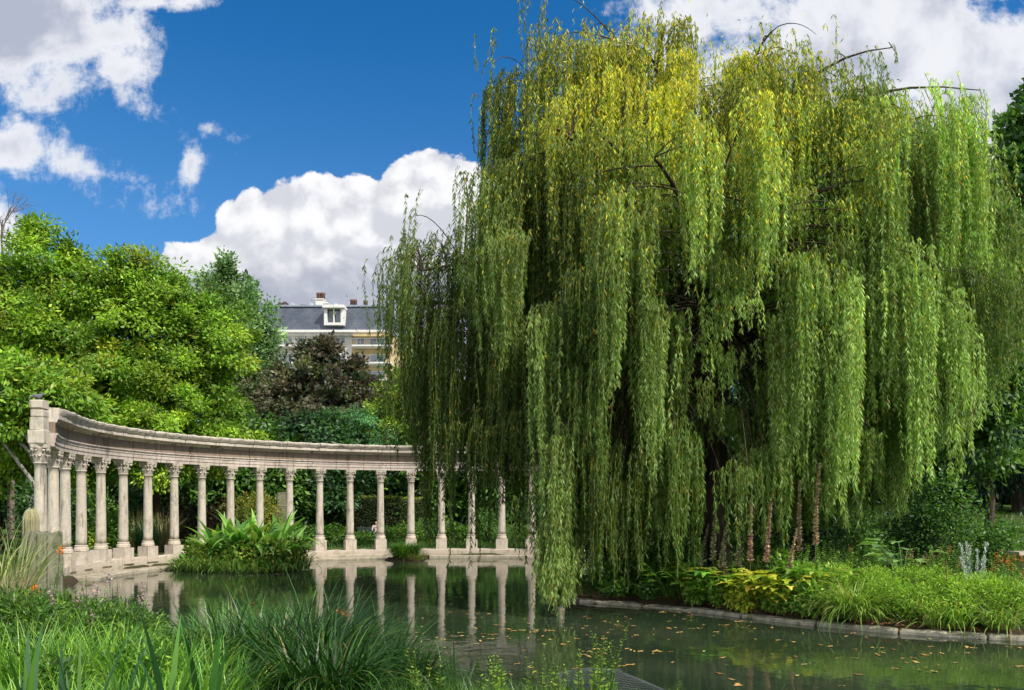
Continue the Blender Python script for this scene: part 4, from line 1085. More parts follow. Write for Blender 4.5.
# --- planting behind the colonnade
GRS = [(.08, .18, .02), (.13, .26, .03), (.05, .11, .015)]
nb = 0
for i, (px, d, r, h, cs, lab) in enumerate([
    (92, 32.5, .7, 1.5, BR, 'bright green shrub behind the wall, between fourth and fifth columns'), (112, 33.6, .8, 1.9, GRS, 'bright green bush behind the fifth column'), (90, 34.5, 1.2, 3.2, MG, 'tall green bush rising between the fourth and fifth columns'),
    (72, 31.5, .6, 1.9, GRS, 'narrow green bush behind the third column'), (215, 44, 1.3, 2.4, [(.05, .02, .015), (.08, .04, .02), (.03, .03, .012)], 'red-brown leaved shrub behind the ninth and tenth columns'), (192, 43, 1.2, 2.4, [(.05, .02, .015), (.06, .05, .02), (.03, .05, .012)], 'dark maroon shrub behind the eighth column'),
    (136, 42, 1.2, 3.0, DG, 'dark bush between the sixth and seventh columns'), (245, 45, 1.6, 3.2, [(.22, .25, .05), (.14, .2, .04), (.3, .28, .05)], 'pale yellow-green shrub behind the eleventh column'), (265, 45.5, 1.2, 3.0, [(.3, .28, .03), (.2, .22, .03)], 'yellow-topped shrub left of the stone pier'),
    (300, 44, .8, 1.2, GRS, 'low green bush right of the island plants'), (316, 44, .8, 1.1, MG, 'low mid green bush before the twelfth column'), (333, 44.5, .9, 1.1, GRS, 'low light green bush before the thirteenth column'), (345, 43.5, .6, .75, GRS, 'small fresh green bush by the fourteenth column'), (365, 44, .8, .7, MG, 'low spreading bush below the park bench'),
    (395, 44, .9, 1.3, GRS, 'light green bush right of the park bench'), (412, 45, .7, 1.2, [(.16, .27, .03), (.1, .2, .03)], 'yellow-green bush behind the grass tussock'), (432, 46, .9, 1.7, MG, 'mid green bush behind the willow\'s left strands'), (460, 45, 1.0, 1.2, GRS, 'low green bush behind the seventeenth column'), (488, 46, 1.1, 1.9, MG, 'green bush behind the eighteenth column'), (515, 45, 1.1, 1.3, GRS, 'low green bush behind the nineteenth column'),
    (545, 47, 1.6, 3.2, DG, 'dark bush behind the dense curtain of willow'), (40, 30.5, 1.4, 3.3, DG, 'dark shrub left of the end column behind the stump')]):
    x = WX(px, d); shrub('garden_shrub', lab, 'shrub', (x, d), r, h, int(700 + 1100 * r), (.15, .08), cs, group='shrubs behind the colonnade')
def strap_grass(px, d, h, cols, lab, n=260, w=.035, dr=(.2, 1.2), r=.35, droop_lean=.3):
    x = WX(px, d); return blade_clump('ornamental_grass', lab, 'grass', (x, d), n, r, h, w, cols, dr, droop_lean)
strap_grass(146, 36.5, 1.9, [(.08, .2, .09), (.06, .14, .06)], 'blue-green strap-leaved plant between the sixth and seventh columns')
strap_grass(139, 38, 2.3, [(.35, .28, .13), (.25, .22, .08)], 'buff ornamental grass behind the sixth column')
strap_grass(161, 37.5, 2.2, [(.4, .33, .18), (.22, .22, .08)], 'buff ornamental grass between the seventh and eighth columns')
strap_grass(503, 43.5, 1.3, [(.1, .2, .06), (.15, .25, .07)], 'strap-leaved plant right of the nineteenth column')
# hedges, sunlight on the top painted in as yellower leaf colour
def hedge(label, x0, x1, y0, y1, h, cols, lit_topc, n):
    root = tag(empty('hedge', ((x0 + x1) / 2, y0, gzf((x0 + x1) / 2, y0))), label, 'hedge')
    a = Acc(); cx = (x0 + x1) / 2
    f = rng.random(n); P = np.empty((n, 3)); N_ = np.empty((n, 3))
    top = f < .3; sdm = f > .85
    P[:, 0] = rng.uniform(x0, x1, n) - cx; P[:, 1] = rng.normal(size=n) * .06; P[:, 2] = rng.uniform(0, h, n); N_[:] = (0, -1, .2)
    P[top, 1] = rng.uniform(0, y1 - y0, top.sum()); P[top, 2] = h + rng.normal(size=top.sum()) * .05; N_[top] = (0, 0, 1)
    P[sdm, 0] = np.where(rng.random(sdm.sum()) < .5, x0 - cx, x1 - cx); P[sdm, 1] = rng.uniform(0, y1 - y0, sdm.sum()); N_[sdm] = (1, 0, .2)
    C = pick(cols, n); C[top] = pick(lit_topc, top.sum())
    leaves(a, P, N_ * .4 + rng.normal(size=(n, 3)) * .7, .11, .07, C * np.exp(rng.normal(size=(n, 1)) * .2), up=N_, spread=.6)
    bm = bmesh.new(); prism(bm, x0 - cx + .1, x1 - cx - .1, .1, y1 - y0 - .1, -.1, h - .1); bm_obj('branches', bm, solid_mat('hedge core', (.008, .014, .006), (.02, .03, .01), 6, .95, .5, 8), root)
    a.build('foliage', MAT['leaf'], root)
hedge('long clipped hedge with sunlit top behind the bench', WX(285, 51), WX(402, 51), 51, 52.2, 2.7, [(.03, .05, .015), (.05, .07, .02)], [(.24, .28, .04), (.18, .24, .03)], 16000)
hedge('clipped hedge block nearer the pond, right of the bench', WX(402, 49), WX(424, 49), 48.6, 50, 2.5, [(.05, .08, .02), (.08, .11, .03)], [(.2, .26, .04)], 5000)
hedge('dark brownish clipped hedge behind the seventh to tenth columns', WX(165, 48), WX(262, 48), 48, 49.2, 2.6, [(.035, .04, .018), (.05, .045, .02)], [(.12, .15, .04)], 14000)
# stone pier behind the island plants
bm = bmesh.new(); prism(bm, -.7, .7, -.4, .4, 0, 1.1, bev=.04); prism(bm, -.5, .55, -.35, .35, 1.103, 2.2, bev=.05); prism(bm, -.35, .4, -.3, .3, 2.203, 3.0, bev=.05)
o = bm_obj('stone_pier', bm, MAT['mossstone'], None, (WX(284, 46.5), 46.5, .4), .2, rough=.02); tag(o, 'stepped grey stone pier behind the island plants', 'stone pier')
# bench with seated person
bx_ = WX(372, 47.0); by_ = 47.0; bz_ = gzf(bx_, by_)
bn = tag(empty('park_bench', (bx_, by_, bz_)), 'dark slatted park bench behind the colonnade, in front of the hedge', 'bench')
MAT['benchwood'] = solid_mat('bench paint', (.03, .05, .045), (.05, .08, .07), 3, .6, .1, 5)
bm = bmesh.new()
for i in range(4): prism(bm, -.9, .9, -.22 + i * .12, -.12 + i * .12, .43, .46)
bm_obj('seat', bm, MAT['benchwood'], bn)
bm = bmesh.new()
for i in range(3): prism(bm, -.9, .9, .27 + i * .02, .29 + i * .02, .55 + i * .13, .65 + i * .13)
bm_obj('backrest', bm, MAT['benchwood'], bn)
for s in (-.75, .75):
    bm = bmesh.new(); prism(bm, s - .03, s + .03, -.2, -.15, 0, .427); prism(bm, s - .03, s + .03, .33, .38, 0, .95); prism(bm, s - .03, s + .03, -.15, .33, .38, .427); bm_obj('leg', bm, MAT['benchwood'], bn)
def person(loc, rz, label, shirt, trousers):
    J = dict(pel=(0, .02, .56), waist=(0, .05, .72), chest=(0, .06, .93), neck=(0, .03, 1.06), head=(0, -.01, 1.16), crown=(0, -.01, 1.27),
             sl=(-.18, .05, 1.0), el=(-.24, -.02, .76), hl=(-.13, -.24, .66), fl=(-.08, -.3, .64), sr=(.18, .05, 1.0), er=(.24, -.02, .76), hr=(.13, -.24, .66), fr=(.08, -.3, .64),
             kl=(-.12, -.42, .52), al=(-.12, -.42, .09), tl=(-.13, -.58, .04), kr=(.12, -.42, .52), ar=(.12, -.40, .09), tr=(.13, -.56, .04), pl=(-.1, -.04, .53), pr=(.1, -.04, .53))
    Rd = dict(pel=.13, waist=.125, chest=.14, neck=.055, head=.085, crown=.075, sl=.065, el=.043, hl=.032, fl=.028, sr=.065, er=.043, hr=.032, fr=.028, kl=.06, al=.042, tl=.035, kr=.06, ar=.042, tr=.035, pl=.09, pr=.09)
    E_ = [('pel', 'waist'), ('waist', 'chest'), ('chest', 'neck'), ('neck', 'head'), ('head', 'crown'), ('chest', 'sl'), ('sl', 'el'), ('el', 'hl'), ('hl', 'fl'), ('chest', 'sr'), ('sr', 'er'), ('er', 'hr'), ('hr', 'fr'),
          ('pel', 'pl'), ('pl', 'kl'), ('kl', 'al'), ('al', 'tl'), ('pel', 'pr'), ('pr', 'kr'), ('kr', 'ar'), ('ar', 'tr')]
    ks = list(J); me = bpy.data.meshes.new('person'); me.from_pydata([J[k] for k in ks], [(ks.index(a), ks.index(b)) for a, b in E_], [])
    m, t, out = newmat('person'); tc = t.node('ShaderNodeTexCoord'); sp_ = t.node('ShaderNodeSeparateXYZ', {0: tc.outputs['Object']})
    c = t.mix(t.m('GREATER_THAN', sp_.outputs[2], .62), trousers, shirt); c = t.mix(t.m('GREATER_THAN', sp_.outputs[2], 1.04), c, (.5, .3, .22))
    hairm = t.m('MAXIMUM', t.m('GREATER_THAN', sp_.outputs[2], 1.25), t.m('MULTIPLY', t.m('GREATER_THAN', sp_.outputs[1], .03), t.m('GREATER_THAN', sp_.outputs[2], 1.1)))
    c = t.mix(hairm, c, (.3, .2, .12)); p = t.node('ShaderNodeBsdfPrincipled', {'Base Color': c, 'Roughness': .8}); t.L.new(p.outputs[0], out.inputs[0])
    o = link('person', me, m); o.modifiers.new('skin', 'SKIN')
    if not me.skin_vertices:
        pass
    for i, k in enumerate(ks): me.skin_vertices[0].data[i].radius = (Rd[k], Rd[k] * (.75 if k in ('chest', 'waist') else 1))
    me.skin_vertices[0].data[0].use_root = True
    o.modifiers.new('sub', 'SUBSURF').render_levels = 2
    o.location = loc; o.rotation_euler = (0, 0, rz)
    return tag(o, label, 'person')
person((bx_ + .25, by_ - .02, bz_ - .02), .35, 'person in pale pink top sitting on the park bench', (.6, .45, .45), (.25, .3, .4))

# --- right bank
kp = np.array([(1.15, 22.4), (2.0, 20.9), (4.0, 19.8), (5.2, 18.3), (7.2, 16.1), (9.6, 15.0), (14, 13.9), (22, 12.4)])
seg = np.linalg.norm(np.diff(kp, axis=0), axis=1); cum = np.r_[0, np.cumsum(seg)]
s = 0.; ki = 0
while s < cum[-1] - 1.5:
    l = rng.uniform(1.1, 2.0)
    a_ = np.array([np.interp(s, cum, kp[:, q]) for q in range(2)]); b_ = np.array([np.interp(s + l - .03, cum, kp[:, q]) for q in range(2)])
    d_ = b_ - a_; L = np.linalg.norm(d_); an = math.atan2(d_[1], d_[0])
    bm = bmesh.new(); hgt_ = rng.uniform(.045, .10); prism(bm, -L / 2, L / 2, -.17, .17, -.4, hgt_, bev=.035)
    bmesh.ops.subdivide_edges(bm, edges=[e for e in bm.edges if e.calc_length() > .5], cuts=6)
    o = bm_obj('kerb_stone', bm, MAT['kerb'], None, ((a_[0] + b_[0]) / 2, (a_[1] + b_[1]) / 2, 0), an + rng.normal() * .012, rough=.008)
    tag(o, 'worn pale kerb stone edging the right bank of the pond', 'kerb stone', 'kerb stones along the right bank')
    s += l; ki += 1
YG = [(.34, .44, .04), (.46, .5, .05), (.2, .36, .04), (.6, .52, .08)]
MGn = [(.15, .32, .04), (.22, .4, .05), (.09, .22, .03), (.3, .42, .07)]
def bankpos(px, back=.55):
    back = back * .8 if back < .7 else back
    """a point just behind the kerb at the bearing of picture column px"""
    k = (px - 512) / F
    for i in range(len(kp) - 1):
        a_, b_ = kp[i], kp[i + 1]
        fa, fb = a_[0] - k * a_[1], b_[0] - k * b_[1]
        if fa * fb <= 0:
            q = a_ + (b_ - a_) * (fa / (fa - fb)); l = math.hypot(*q); return (q[0] * (1 + back / l), q[1] * (1 + back / l))
    return (k * 20, 20 + back)
SPK = 1.22
TB_, TG_, TC_ = (.50, .38, .25), (.42, .40, .24), (.56, .38, .29)
for (px, back, cs, sp_, lab, L) in [
    (688, .5, MGn, (), 'fresh green lobed-leaved plant at the left end of the planting', .36),
    (702, .9, YG, ((-.05, .2, 1.5, TG_),), 'lobed-leaved plant with one slim buff flower spike', .4),
    (715, .5, MGn, ((0.0, .3, 2.0, TG_), (.2, .3, 1.65, TG_)), 'green lobed-leaved plant with two slim spikes before the trunk', .42),
    (738, .8, YG, ((.1, .3, 1.7, TG_), (-.25, .3, 1.1, TG_)), 'yellow-green lobed-leaved plant with pale spikes right of the trunk', .42),
    (752, .45, YG, ((.1, .5, 2.1, TC_),), 'yellowing lobed-leaved plant with a rosy brown flower spike', .42),
    (768, .6, YG, ((.1, .5, 2.05, TC_),), 'golden lobed-leaved plant with a leaning rosy flower spike', .42),
    (790, .6, YG, ((.1, .5, 1.5, TB_),), 'golden lobed-leaved plant with a short brown spike', .4),
    (806, 1.2, MGn, ((.0, .5, 2.35, TB_),), 'lobed-leaved plant with a tall brown flower spike', .4),
    (822, 1.3, MGn, ((-.05, .4, 2.65, TB_),), 'lobed-leaved plant with the tallest brown flower spike', .4),
    (668, .5, MGn, (), 'small lobed-leaved plant in shade under the willow', .3), (778, .35, YG, (), 'yellow lobed-leaved plant overhanging the kerb', .34)]:
    acanthus(lab, bankpos(px, back), 55, sp_, cs, L, 'lobed-leaved plants on the right bank', .85)
for (px, back, r, h, cs, lab) in [(696, .35, .3, .5, MGn, 'low fresh green mound over the kerb below the trunk'), (724, .4, .3, .6, MGn, 'low green mound under the yellow-green lobed leaves'), (745, .3, .28, .5, YG, 'small yellow-green mound spilling over the kerb'), (782, .35, .3, .5, MGn, 'low green mound below the golden plant'), (808, .35, .35, .7, MGn, 'green mound left of the arching strap-leaved clump'), (812, 1.0, .45, 1.1, MGn, 'taller green mound behind the strap-leaved clump'), (780, 1.3, .45, 1.2, MGn, 'taller green mound between the rosy spikes'), (650, .4, .35, .4, MG, 'shaded creeping green mound on the kerb left of the trunk'), (615, .5, .35, .4, MG, 'shaded creeping green mound nearest the bright curtain')]:
    shrub('low_mound', lab, 'plant', bankpos(px, back), r, h, 1500, (.12, .055), cs, group='low green mounds along the kerb')
DL = [(.22, .38, .05), (.32, .46, .08), (.14, .27, .04)]
for (px, back, H, n, lab) in [(832, .5, 1.0, 300, 'arching strap-leaved clump, left part of the widest overhanging the kerb'), (852, .4, 1.15, 420, 'arching strap-leaved clump with straw-coloured blades trailing in the water'), (868, .6, 1.0, 300, 'arching strap-leaved clump, right part of the widest overhanging the kerb'), (940, .35, .8, 160, 'small strap-leaved clump left of the brown stem'), (955, .45, .95, 220, 'bright strap-leaved clump splaying over the kerb'), (1000, .4, .85, 180, 'strap-leaved clump with upright blades near the right edge')]:
    p_ = bankpos(px, back); blade_clump('strap_leaved_plant', lab, 'plant', p_, n, .28, H, .028, DL + [(.4, .32, .14)], (.9, 2.3), .7, group='strap-leaved plants on the kerb', wts=[.35, .3, .25, .1])
for i, (px, back, h, lab) in enumerate([(885, .8, .8, 'feathery bright green meadow plant right of the strap-leaved clump'), (900, 1.2, 1.0, 'feathery light green plant below the broad-leaved one'), (918, .7, .8, 'feathery plant over the kerb, left of the middle'), (930, 1.3, 1.0, 'feathery yellow-green plant behind the kerb'), (948, 1.0, .85, 'feathery plant below the silver plant'), (966, 1.4, .95, 'feathery plant left of the orange flower'),
                                         (975, .7, .8, 'feathery plant close to the kerb'), (992, 1.1, .85, 'feathery plant under the orange flower'), (1010, .8, .75, 'feathery plant by the right edge of the photo'), (1024, 1.3, .8, 'feathery plant cut by the right edge of the photo'), (845, 1.3, .95, 'feathery plant behind the arching strap-leaved clump'), (866, 1.5, 1.0, 'feathery plant right of the tall spikes')]):
    p_ = bankpos(px, back); shrub('feathery_plant', lab, 'plant', p_, .5, h, 4200, (.075, .02), [(.26, .44, .04), (.38, .52, .06), (.14, .29, .04)], group='feathery green plants on the right bank', lumps=9)
for (px, d, h, cs, lab, fl) in [
    (835, 19, 1.25, MGn, 'leafy green plant right of the tall spikes', None), (855, 18.5, 1.1, MGn, 'leafy plant with thin reddish stems', ((.3, .08, .05), .03, 14, .5)), (872, 19, 1.0, MG, 'dark leafy plant left of the broad-leaved one', None),
    (930, 18.5, 1.1, MGn, 'leafy plant with pinkish seed heads', ((.4, .2, .15), .05, 20, .8)), (945, 19, 1.15, MGn, 'leafy plant with reddish flower heads left of the silver plant', ((.4, .14, .1), .05, 20, .7)),
    (1003, 19, 1.0, MGn, 'leafy plant with orange flowers', ((.7, .16, .03), .05, 30, .6)), (1015, 18, .9, MGn, 'leafy plant with russet flowers at the right edge', ((.45, .12, .06), .05, 20, .6)), (890, 19.5, 1.1, MG, 'mid green leafy plant behind the feathery plants', None), (1030, 19, 1.2, MG, 'leafy plant beyond the right edge', None),
    (795, 18.8, 1.4, MGn, 'leafy green plant behind the short brown spike', None), (765, 19.3, 1.1, MGn, 'leafy plant at the foot of the rosy spikes', None), (960, 21, 1.3, MG, 'dark leafy plant behind the silver plant', None), (735, 19.8, 1.2, MGn, 'leafy plant beside the willow trunk', None)]:
    stem_plant('flowering_plant', lab, 'plant', (WX(px, d), d), h, 22, (.13, .05), cs, .4, 'leafy flowering plants on the right bank', .045, fl)
# broad pale leaves
p_ = (WX(903, 18.2), 18.2); root = tag(empty('broad_leaved_plant', (*p_, gzf(*p_))), 'plant with pale horizontal broad leaves above the feathery plants', 'plant')
a = Acc()
for i in range(16):
    az = rng.random() * 6.28; lobed_leaf(a, np.array([0, 0, .1]), az, .42, .2, vary((.2, .36, .12), 1, .2)[0], pet=rng.uniform(.75, 1.2), tilt=.3)
a.build('leaves', MAT['leaf'], root)
# silver plant
d = 18.8; p_ = (WX(975, d), d); a = Acc(); n = 1500
hh = rng.random(n) ** .8; st = rng.integers(0, 9, n); sx = rng.normal(size=9) * .12; sy = rng.normal(size=9) * .1; sh = rng.uniform(.7, 1.15, 9)
P = np.stack([sx[st] * (1 + hh) + rng.normal(size=n) * .015, sy[st] + rng.normal(size=n) * .015, .15 + hh * sh[st]], -1); aa = rng.random(n) * 6.28
leaves(a, P, np.stack([np.cos(aa) * .6, np.sin(aa) * .6, np.ones(n)], -1), .06, .022, vary((.5, .58, .52), n, .15, .04))
o = a.build('silver_plant', MAT['dry']); o.location = (*p_, gzf(*p_)); tag(o, 'silvery white upright plant near the right edge', 'plant')
# shrubs in the shade of the willow and beyond
for i, (px, d, r, h, cs, lab) in enumerate([(612, 21.7, .6, .8, MG, 'low dark bush under the willow, leftmost on the bank'), (632, 21.6, .7, .9, MG, 'low bush under the willow beside the bright curtain'), (655, 21.8, .7, 1.1, MG, 'dark bush between the curtain and the trunk'), (678, 22.5, .8, 1.4, DG, 'dark bush just left of the willow trunk'),
    (600, 24.5, 1.2, 2.0, DG, 'large dark bush deep under the willow on the left'), (640, 26, 1.4, 2.5, MG, 'large dark bush behind the willow, left of its trunk'), (700, 26.5, 1.5, 2.6, DG, 'large dark bush behind the willow trunk'), (760, 24, 1.2, 2.2, MG, 'dark bush right of the willow trunk'), (800, 24.5, 1.3, 2.4, DG, 'dark bush behind the tallest spikes'),
    (845, 25, 1.4, 2.4, MG, 'dark bush under the right strands of the willow'), (885, 26, 1.3, 1.9, MG, 'green bush under the right strands of the willow'), (925, 25.5, 1.1, 3.0, DG, 'tall dark bush below the rightmost strands'), (948, 25, 1.1, 3.2, MG, 'tall broad-leaved bush below the rightmost strands'), (975, 25, .9, 1.6, MG, 'green bush before the lawn'), (1000, 26, 1.2, 1.6, MG, 'dull green bush left of the stone bench'), (1035, 27, 1.3, 1.8, MG, 'dull green bush behind the stone bench')]):
    shrub('bank_shrub', lab, 'shrub', (WX(px, d), d), r, h, int(1500 + 1500 * r), (.13, .06), cs, group='shrubs under and beyond the willow')
# stone bench
d = 21.5; p_ = (WX(1024, d), d); zb0 = gzf(*p_); sb = tag(empty('stone_bench', (*p_, zb0)), 'grey stone slab table on thick piers at the right edge', 'stone table')
for nm, q in (('slab', (-.32, 1.6, -.3, .3, .74, .84)), ('pier', (-.05, .3, -.2, .2, .1, .738)), ('pier', (1.1, 1.4, -.2, .2, .1, .738)), ('base', (-.3, 1.6, -.3, .3, -.1, .098))):
    bm = bmesh.new(); prism(bm, *q, bev=.02); bm_obj(nm, bm, MAT['kerb'], sb, rough=.004)
# bamboo-like stake
a = Acc(); tube(a, [(0, 0, -.1), (.02, 0, .5), (0, 0, 1.15)], .012, 6, (.2, .09, .05)); o = a.build('garden_stake', MAT['dry']); p_ = bankpos(946, .9); o.location = (*p_, gzf(*p_)); tag(o, 'thin reddish-brown stem standing in the feathery plants', 'stake')

# --- foreground
FG = [(.05, .13, .015), (.085, .19, .022), (.2, .34, .04), (.03, .08, .012)]
for (px, d, r, h, lab) in [(8, 8.8, .75, 1.1, 'dense feathery bush at the left edge of the foreground'), (52, 9.6, .75, 1.05, 'dense feathery bush with sunlit tips left of the stump'), (92, 10.0, .6, .85, 'feathery bush at the water edge below the low wall'), (95, 8.6, .6, .75, 'low feathery bush with pale seed heads')]:
    x = WX(px, d); shrub('feathery_bush', lab, 'bush', (x, d), r, h, 15000, (.07, .018), FG, group='feathery bushes in the left foreground', lumps=14, droop=.1)
for (px, d, h, lab) in [(100, 8.8, 1.15, 'tall leafy weed with grey-green leaves in the left bush'), (38, 9.4, 1.5, 'leafy weed with an orange flower before the stump'), (78, 8.2, 1.0, 'leafy weed with mauve seed heads'), (125, 8.6, .95, 'leafy weed at the right of the left bush')]:
    stem_plant('tall_weed', lab, 'weed', (WX(px, d), d), h, 7, (.11, .045), [(.16, .26, .1), (.1, .2, .05)], .18, 'tall weeds in the left foreground', .06, ((.42, .3, .28), .03, 22, .5) if px != 38 else ((.8, .2, .03), .03, 30, .4))
for (px, d, h, n, w, cs, lab, dr) in [
    (-8, 15.5, 2.3, 120, .03, [(.2, .28, .07), (.32, .33, .12)], 'tall spiky yellow-green grass at the left edge', (.2, 1.1)), (8, 17.5, 2.1, 80, .03, [(.16, .26, .07), (.3, .32, .12)], 'tall spiky grass left of the pale fragment', (.2, 1.2)),
    (-22, 12.8, 1.4, 420, .008, [(.42, .28, .2), (.32, .2, .14), (.3, .26, .1)], 'pinkish seeding grass at the left edge', (.3, 1.)), (-4, 13.4, 1.1, 320, .008, [(.42, .25, .17), (.3, .17, .12), (.25, .26, .08)], 'reddish seeding grass before the stump', (.3, 1.))]:
    blade_clump('ornamental_grass', lab, 'grass', (WX(px, d), d), n, .55, h, w, cs, dr, .4, tipc=(.45, .3, .2) if w < .02 else None)
for (px, d, r, h, lab) in [(20, 7.4, .4, .75, 'low fine-leaved plant among the lower left grass'), (120, 8.0, .4, .6, 'low fine-leaved plant under the mauve seed heads'), (150, 7.0, .35, .6, 'low fine-leaved plant left of the sword leaves'), (70, 6.2, .3, .5, 'lowest fine-leaved plant at the bottom left'), (190, 8.2, .35, .6, 'low fine-leaved plant at the sedge\'s left foot')]:
    shrub('fine_leaved_plant', lab, 'plant', (WX(px, d), d), r, h, 3500, (.06, .022), FG, group='low fine-leaved plants at the lower left')
BG = [(.11, .28, .02), (.18, .38, .03), (.055, .17, .02), (.27, .45, .05)]
for i, (px, d, h) in enumerate([(10, 6.8, .95), (45, 7.0, .9), (75, 6.7, .8), (105, 7.3, .9), (135, 7.0, .75), (25, 5.6, .6), (95, 5.6, .55), (155, 6.6, .7), (185, 7.2, .75), (60, 5.4, .55), (130, 5.5, .5), (175, 5.7, .5), (210, 6.5, .6)]):
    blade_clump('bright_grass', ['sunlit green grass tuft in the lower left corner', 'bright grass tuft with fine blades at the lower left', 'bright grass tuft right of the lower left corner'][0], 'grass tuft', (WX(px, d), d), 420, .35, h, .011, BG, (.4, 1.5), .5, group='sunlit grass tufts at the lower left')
    bpy.data.objects[-1] if False else None
for (px, d, h, n, lab) in [(28, 5.4, .98, 9, 'upright sword-leaved plant in the lower left corner'), (76, 5.2, .85, 7, 'small sword-leaved plant second from the left'), (118, 5.6, .8, 6, 'sparse sword-leaved plant third from the left'), (168, 5.3, 1.0, 9, 'broad dark sword-leaved plant left of the sedge'), (205, 5.8, .9, 7, 'sword-leaved plant touching the left of the sedge')]:
    blade_clump('sword_leaved_plant', lab, 'plant', (WX(px, d), d), n, .1, h, .05, [(.03, .1, .03), (.05, .15, .03), (.09, .2, .03)], (.15, .6), .35, prof='grass', k=9, group='sword-leaved plants along the bottom')
SD = [(.024, .078, .011), (.042, .12, .018), (.013, .043, .008), (.10, .19, .04)]
for (px, d, h, n, r, lab) in [(300, 8.3, 1.3, 1700, .55, 'largest dark green sedge clump in the foreground'), (355, 8.5, 1.12, 1200, .5, 'dark sedge clump right of the largest'), (245, 8.5, 1.1, 1000, .5, 'dark sedge clump left of the largest'), (398, 8.2, .8, 600, .35, 'small sedge clump at the right end of the sedges'), (325, 7.0, .9, 900, .4, 'low sedge clump in front of the largest')]:
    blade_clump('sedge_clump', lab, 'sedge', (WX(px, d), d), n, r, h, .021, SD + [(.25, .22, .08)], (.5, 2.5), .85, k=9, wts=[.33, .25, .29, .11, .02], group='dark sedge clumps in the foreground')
for (px, d, h, n, lab) in [(212, 9.8, 1.0, 260, 'fresh green waterside grass left of the sedges'), (196, 10.2, .8, 200, 'fresh green waterside grass beside the seed heads'), (228, 10.2, 1.1, 240, 'fresh green waterside grass behind the sedges')]:
    blade_clump('waterside_grass', lab, 'grass', (WX(px, d), d), n, .3, h, .02, [(.09, .22, .04), (.14, .3, .07)], (.3, 1.3), .45, group='fresh green grasses at the water edge')
for (px, d, h, n, lab) in [(322, 8.8, 2.15, 4, 'tall reed blades rising above the sedge'), (352, 9.0, 1.95, 3, 'leaning reed blades right of the tall ones'), (350, 7.8, 1.2, 5, 'reed blades in the right part of the sedge'), (566, 8.5, .75, 4, 'dark reed blades at the bottom middle'), (612, 8.9, .62, 10, 'pale arching blades beside the net'), (455, 8.0, .8, 14, 'thin dark stalks over the water')]:
    blade_clump('reed_blades', lab, 'reed', (WX(px, d), d), n, .12, h, .022, [(.04, .11, .03), (.09, .19, .06)], (.1, .6), .22, k=9, group='reeds in the foreground')
# sedge seed heads and small leafy plants
stem_plant('meadow_weed', 'weed with grey-pink fluffy seed heads at the water edge', 'weed', (WX(118, 10.6), 10.6), 1.15, 7, (.08, .02), [(.16, .26, .08)], .25, None, .08, ((.4, .32, .3), .045, 60, .7))
for (px, d, h, n, lab) in [(492, 7.9, .55, 6, 'yellow-green leafy plant at the bottom, leftmost of its row'), (515, 8.2, .5, 5, 'short yellow-green leafy plant second in the bottom row'), (540, 8.0, .5, 5, 'yellow-green leafy plant third in the bottom row'), (598, 8.6, .85, 6, 'tallest yellow-green leafy plant at the bottom middle'), (588, 7.7, .55, 5, 'low yellow-green leafy plant below the tallest'), (425, 7.6, .5, 5, 'low leafy plant right of the sedges'), (560, 7.5, .45, 4, 'small leafy plant between reed blades'), (684, 9.0, .42, 5, 'low light green plant right of the net')]:
    stem_plant('leafy_water_plant', lab, 'plant', (WX(px, d), d), h, n, (.085, .035), [(.2, .33, .03), (.28, .38, .05), (.12, .25, .03)], .18, 'yellow-green leafy plants along the bottom', .03, z=max(-.02, gzf(WX(px, d), d) - .04) + (.12 if px > 580 else 0))
# orange dried leaves in sedge: heads
a = Acc()
for (px, py, d) in ((222, 670, 7.6), (335, 610, 8.4), (262, 640, 8.3), (250, 655, 8.1)):
    n = 60; c0 = np.array([WX(px, d), d, WZ(py, d)]); s_ = rng.random(n)
    P = c0 + np.outer(s_, np.array([.16, 0, -.06])) + rng.normal(size=(n, 3)) * .012
    leaves(a, P, rng.normal(size=(n, 3)), .03, .014, vary((.34, .17, .07), n))
    tube(a, [(c0[0] + .15, d, c0[2] - .06), (c0[0] + .3, d, c0[2] - .3), (c0[0] + .32, d, .5)], .004, 4, (.1, .13, .04))
o = a.build('sedge_seed_heads', MAT['dry']); tag(o, 'brown drooping sedge seed heads', 'seed heads', kind='stuff')
# pond net
nc = (WX(608, 11.2), 11.2)
a = Acc()
def neth(x, y): return .16 * max(0, 1 - (x / .62) ** 2) * max(0, 1 - (y / 1.0) ** 2) ** .7 - .015 + .02 * math.sin(7 * x + 3 * y)
for q in np.arange(-.62, .63, .06):
    tube(a, [(q + .05 * math.sin(y * 3), y, neth(q, y)) for y in np.linspace(-1., 1., 26)], .004, 3, (.02, .025, .025))
for q in np.arange(-1.0, 1.01, .06):
    tube(a, [(x, q + .04 * math.sin(x * 4), neth(x, q) + .003) for x in np.linspace(-.62, .62, 22)], .004, 3, (.02, .025, .025))
MAT['net'] = solid_mat('black net', (.05, .06, .06), (.1, .115, .115), 3, .6, 0, 3)
o = a.build('pond_net', MAT['net']); o.location = (*nc, .0); o.rotation_euler = (0, 0, .3); tag(o, 'black mesh net humped over the water at the bottom middle', 'net')

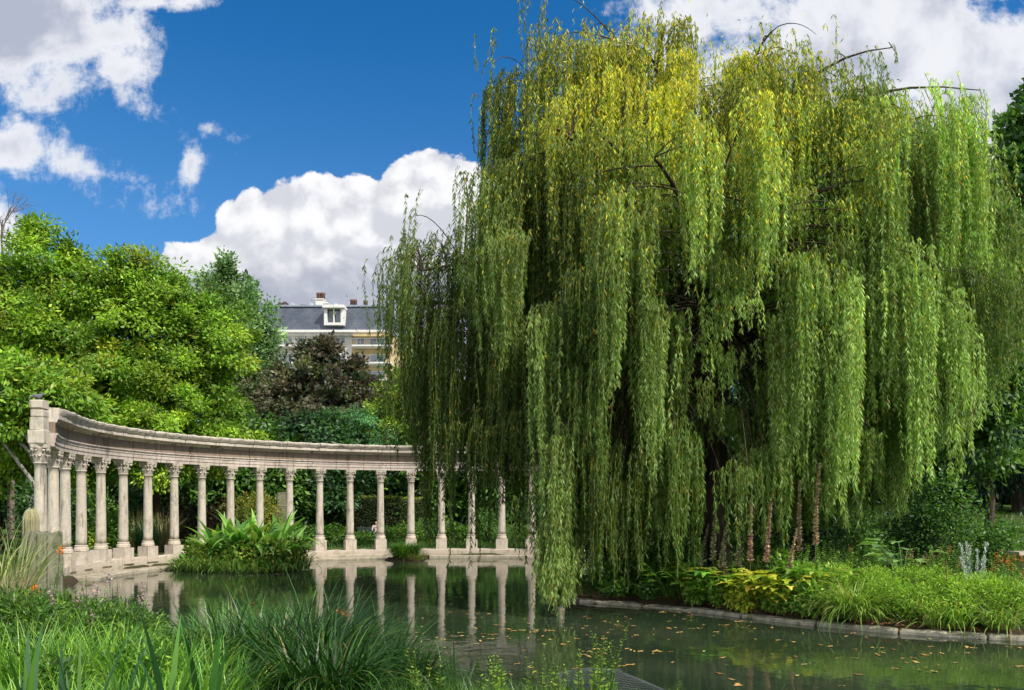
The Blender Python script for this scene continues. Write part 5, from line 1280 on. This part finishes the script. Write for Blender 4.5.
# --- stuff: grass and litter
def scatter_land(n, x0, x1, y0, y1, dmin, dmax):
    X = rng.uniform(x0, x1, n * 3); Y = rng.uniform(y0, y1, n * 3); d = pond_sd(X, Y); k = (d > dmin) & (d < dmax)
    X, Y = X[k][:n], Y[k][:n]; return X, Y
a = Acc()
for (x0, x1, y0, y1, n, H, w, dmx) in ((-9, 5, 3.5, 14, 20000, .3, .007, 50), (-16, -7, 12, 22, 9000, .35, .012, 50), (2, 20, 13, 26, 20000, .28, .012, 8), (-18, 6, 41, 48, 14000, .3, .025, 50), (14, 40, 24, 46, 14000, .3, .03, 50)):
    X, Y = scatter_land(n, x0, x1, y0, y1, .12, dmx); k = len(X)
    blades(a, np.stack([X, Y, gz(X, Y) - .02], -1), rng.random(k) * 6.28, rng.random(k) * .5, H * rng.uniform(.5, 1.3, k), w, pick([(.07, .16, .02), (.045, .11, .015), (.12, .22, .035)], k), 4, rng.uniform(.3, 1.4, k))
tag(a.build('grass', MAT['blade']), 'short green grass over the banks and lawns', 'grass', kind='stuff')
a = Acc()
X, Y = scatter_land(5000, 1.2, 9, 15, 23.5, .0, 2.2)
leaves(a, np.stack([X, Y, gz(X, Y) + .015], -1), rng.normal(size=(len(X), 3)) * np.array([1, 1, .15]), .09, .05, vary((.26, .13, .06), len(X)), up=np.array([0, 0, 3.]), spread=.5)
tag(a.build('leaf_litter', MAT['dry']), 'brown fallen leaves lying on the bank', 'leaf litter', kind='stuff')
# floating leaves, one object each
fl_m = []
for c_ in ((.5, .28, .08), (.6, .38, .12), (.34, .16, .06), (.4, .36, .1)):
    m_ = solid_mat('floating leaf', c_, tuple(q * .7 for q in c_), 20, .6, .2, 30)
    for v_ in range(2):
        k = 12; an = np.linspace(0, 2 * np.pi, k, endpoint=False); r_ = .06 * (1 + .35 * np.cos(an * (5 if v_ else 2)))
        V = np.stack([r_ * np.cos(an) * 1.3, r_ * np.sin(an) * .8, .008 * np.abs(np.sin(an * 1.5))], -1); V = np.vstack([V, [[0, 0, .004]]])
        me = bpy.data.meshes.new('floating_leaf'); me.from_pydata([tuple(q) for q in V], [], [(i, (i + 1) % k, k) for i in range(k)]); me.materials.append(m_); fl_m.append(me)
cents = [(rng.uniform(560, 1015), 612 + abs(rng.normal()) * 30) for _ in range(13)] + [(470 + rng.normal() * 70, 628 + rng.normal() * 16) for _ in range(7)] + [(rng.uniform(200, 520), rng.uniform(566, 585)) for _ in range(4)] + [(960, 648), (930, 672), (655, 652), (690, 612), (712, 614), (735, 622)]
cents = [W(px, py, 0.) for px, py in cents]
cnt = 0
while cnt < 290:
    if rng.random() < .62:
        cx__, cy__ = cents[rng.integers(len(cents))]; sp__ = rng.choice([.18, .45, .9]); x, y = cx__ + rng.normal() * sp__ * 1.5, cy__ + rng.normal() * sp__ * .6
    else:
        if rng.random() < .6: px, py = rng.uniform(540, 1024), 612 + abs(rng.normal()) * 34
        else: px, py = 470 + rng.normal() * 90, 625 + rng.normal() * 22
        x, y = W(px, py, 0.)
    if y < 9.8 or abs(x / y) > .67: continue
    if pond_sd(np.array([x]), np.array([y]))[0] > -.15 or y > 37: continue
    o = link('floating_leaf', fl_m[rng.integers(8)]); o.location = (x, y, .006); o.rotation_euler = (rng.normal() * .04, rng.normal() * .04, rng.random() * 6.28); s_ = rng.uniform(.35, .92); o.scale = (s_, s_ * rng.uniform(.6, 1), 1)
    tag(o, 'small yellow-brown leaf floating on the dark pond', 'leaf', 'leaves floating on the pond'); cnt += 1
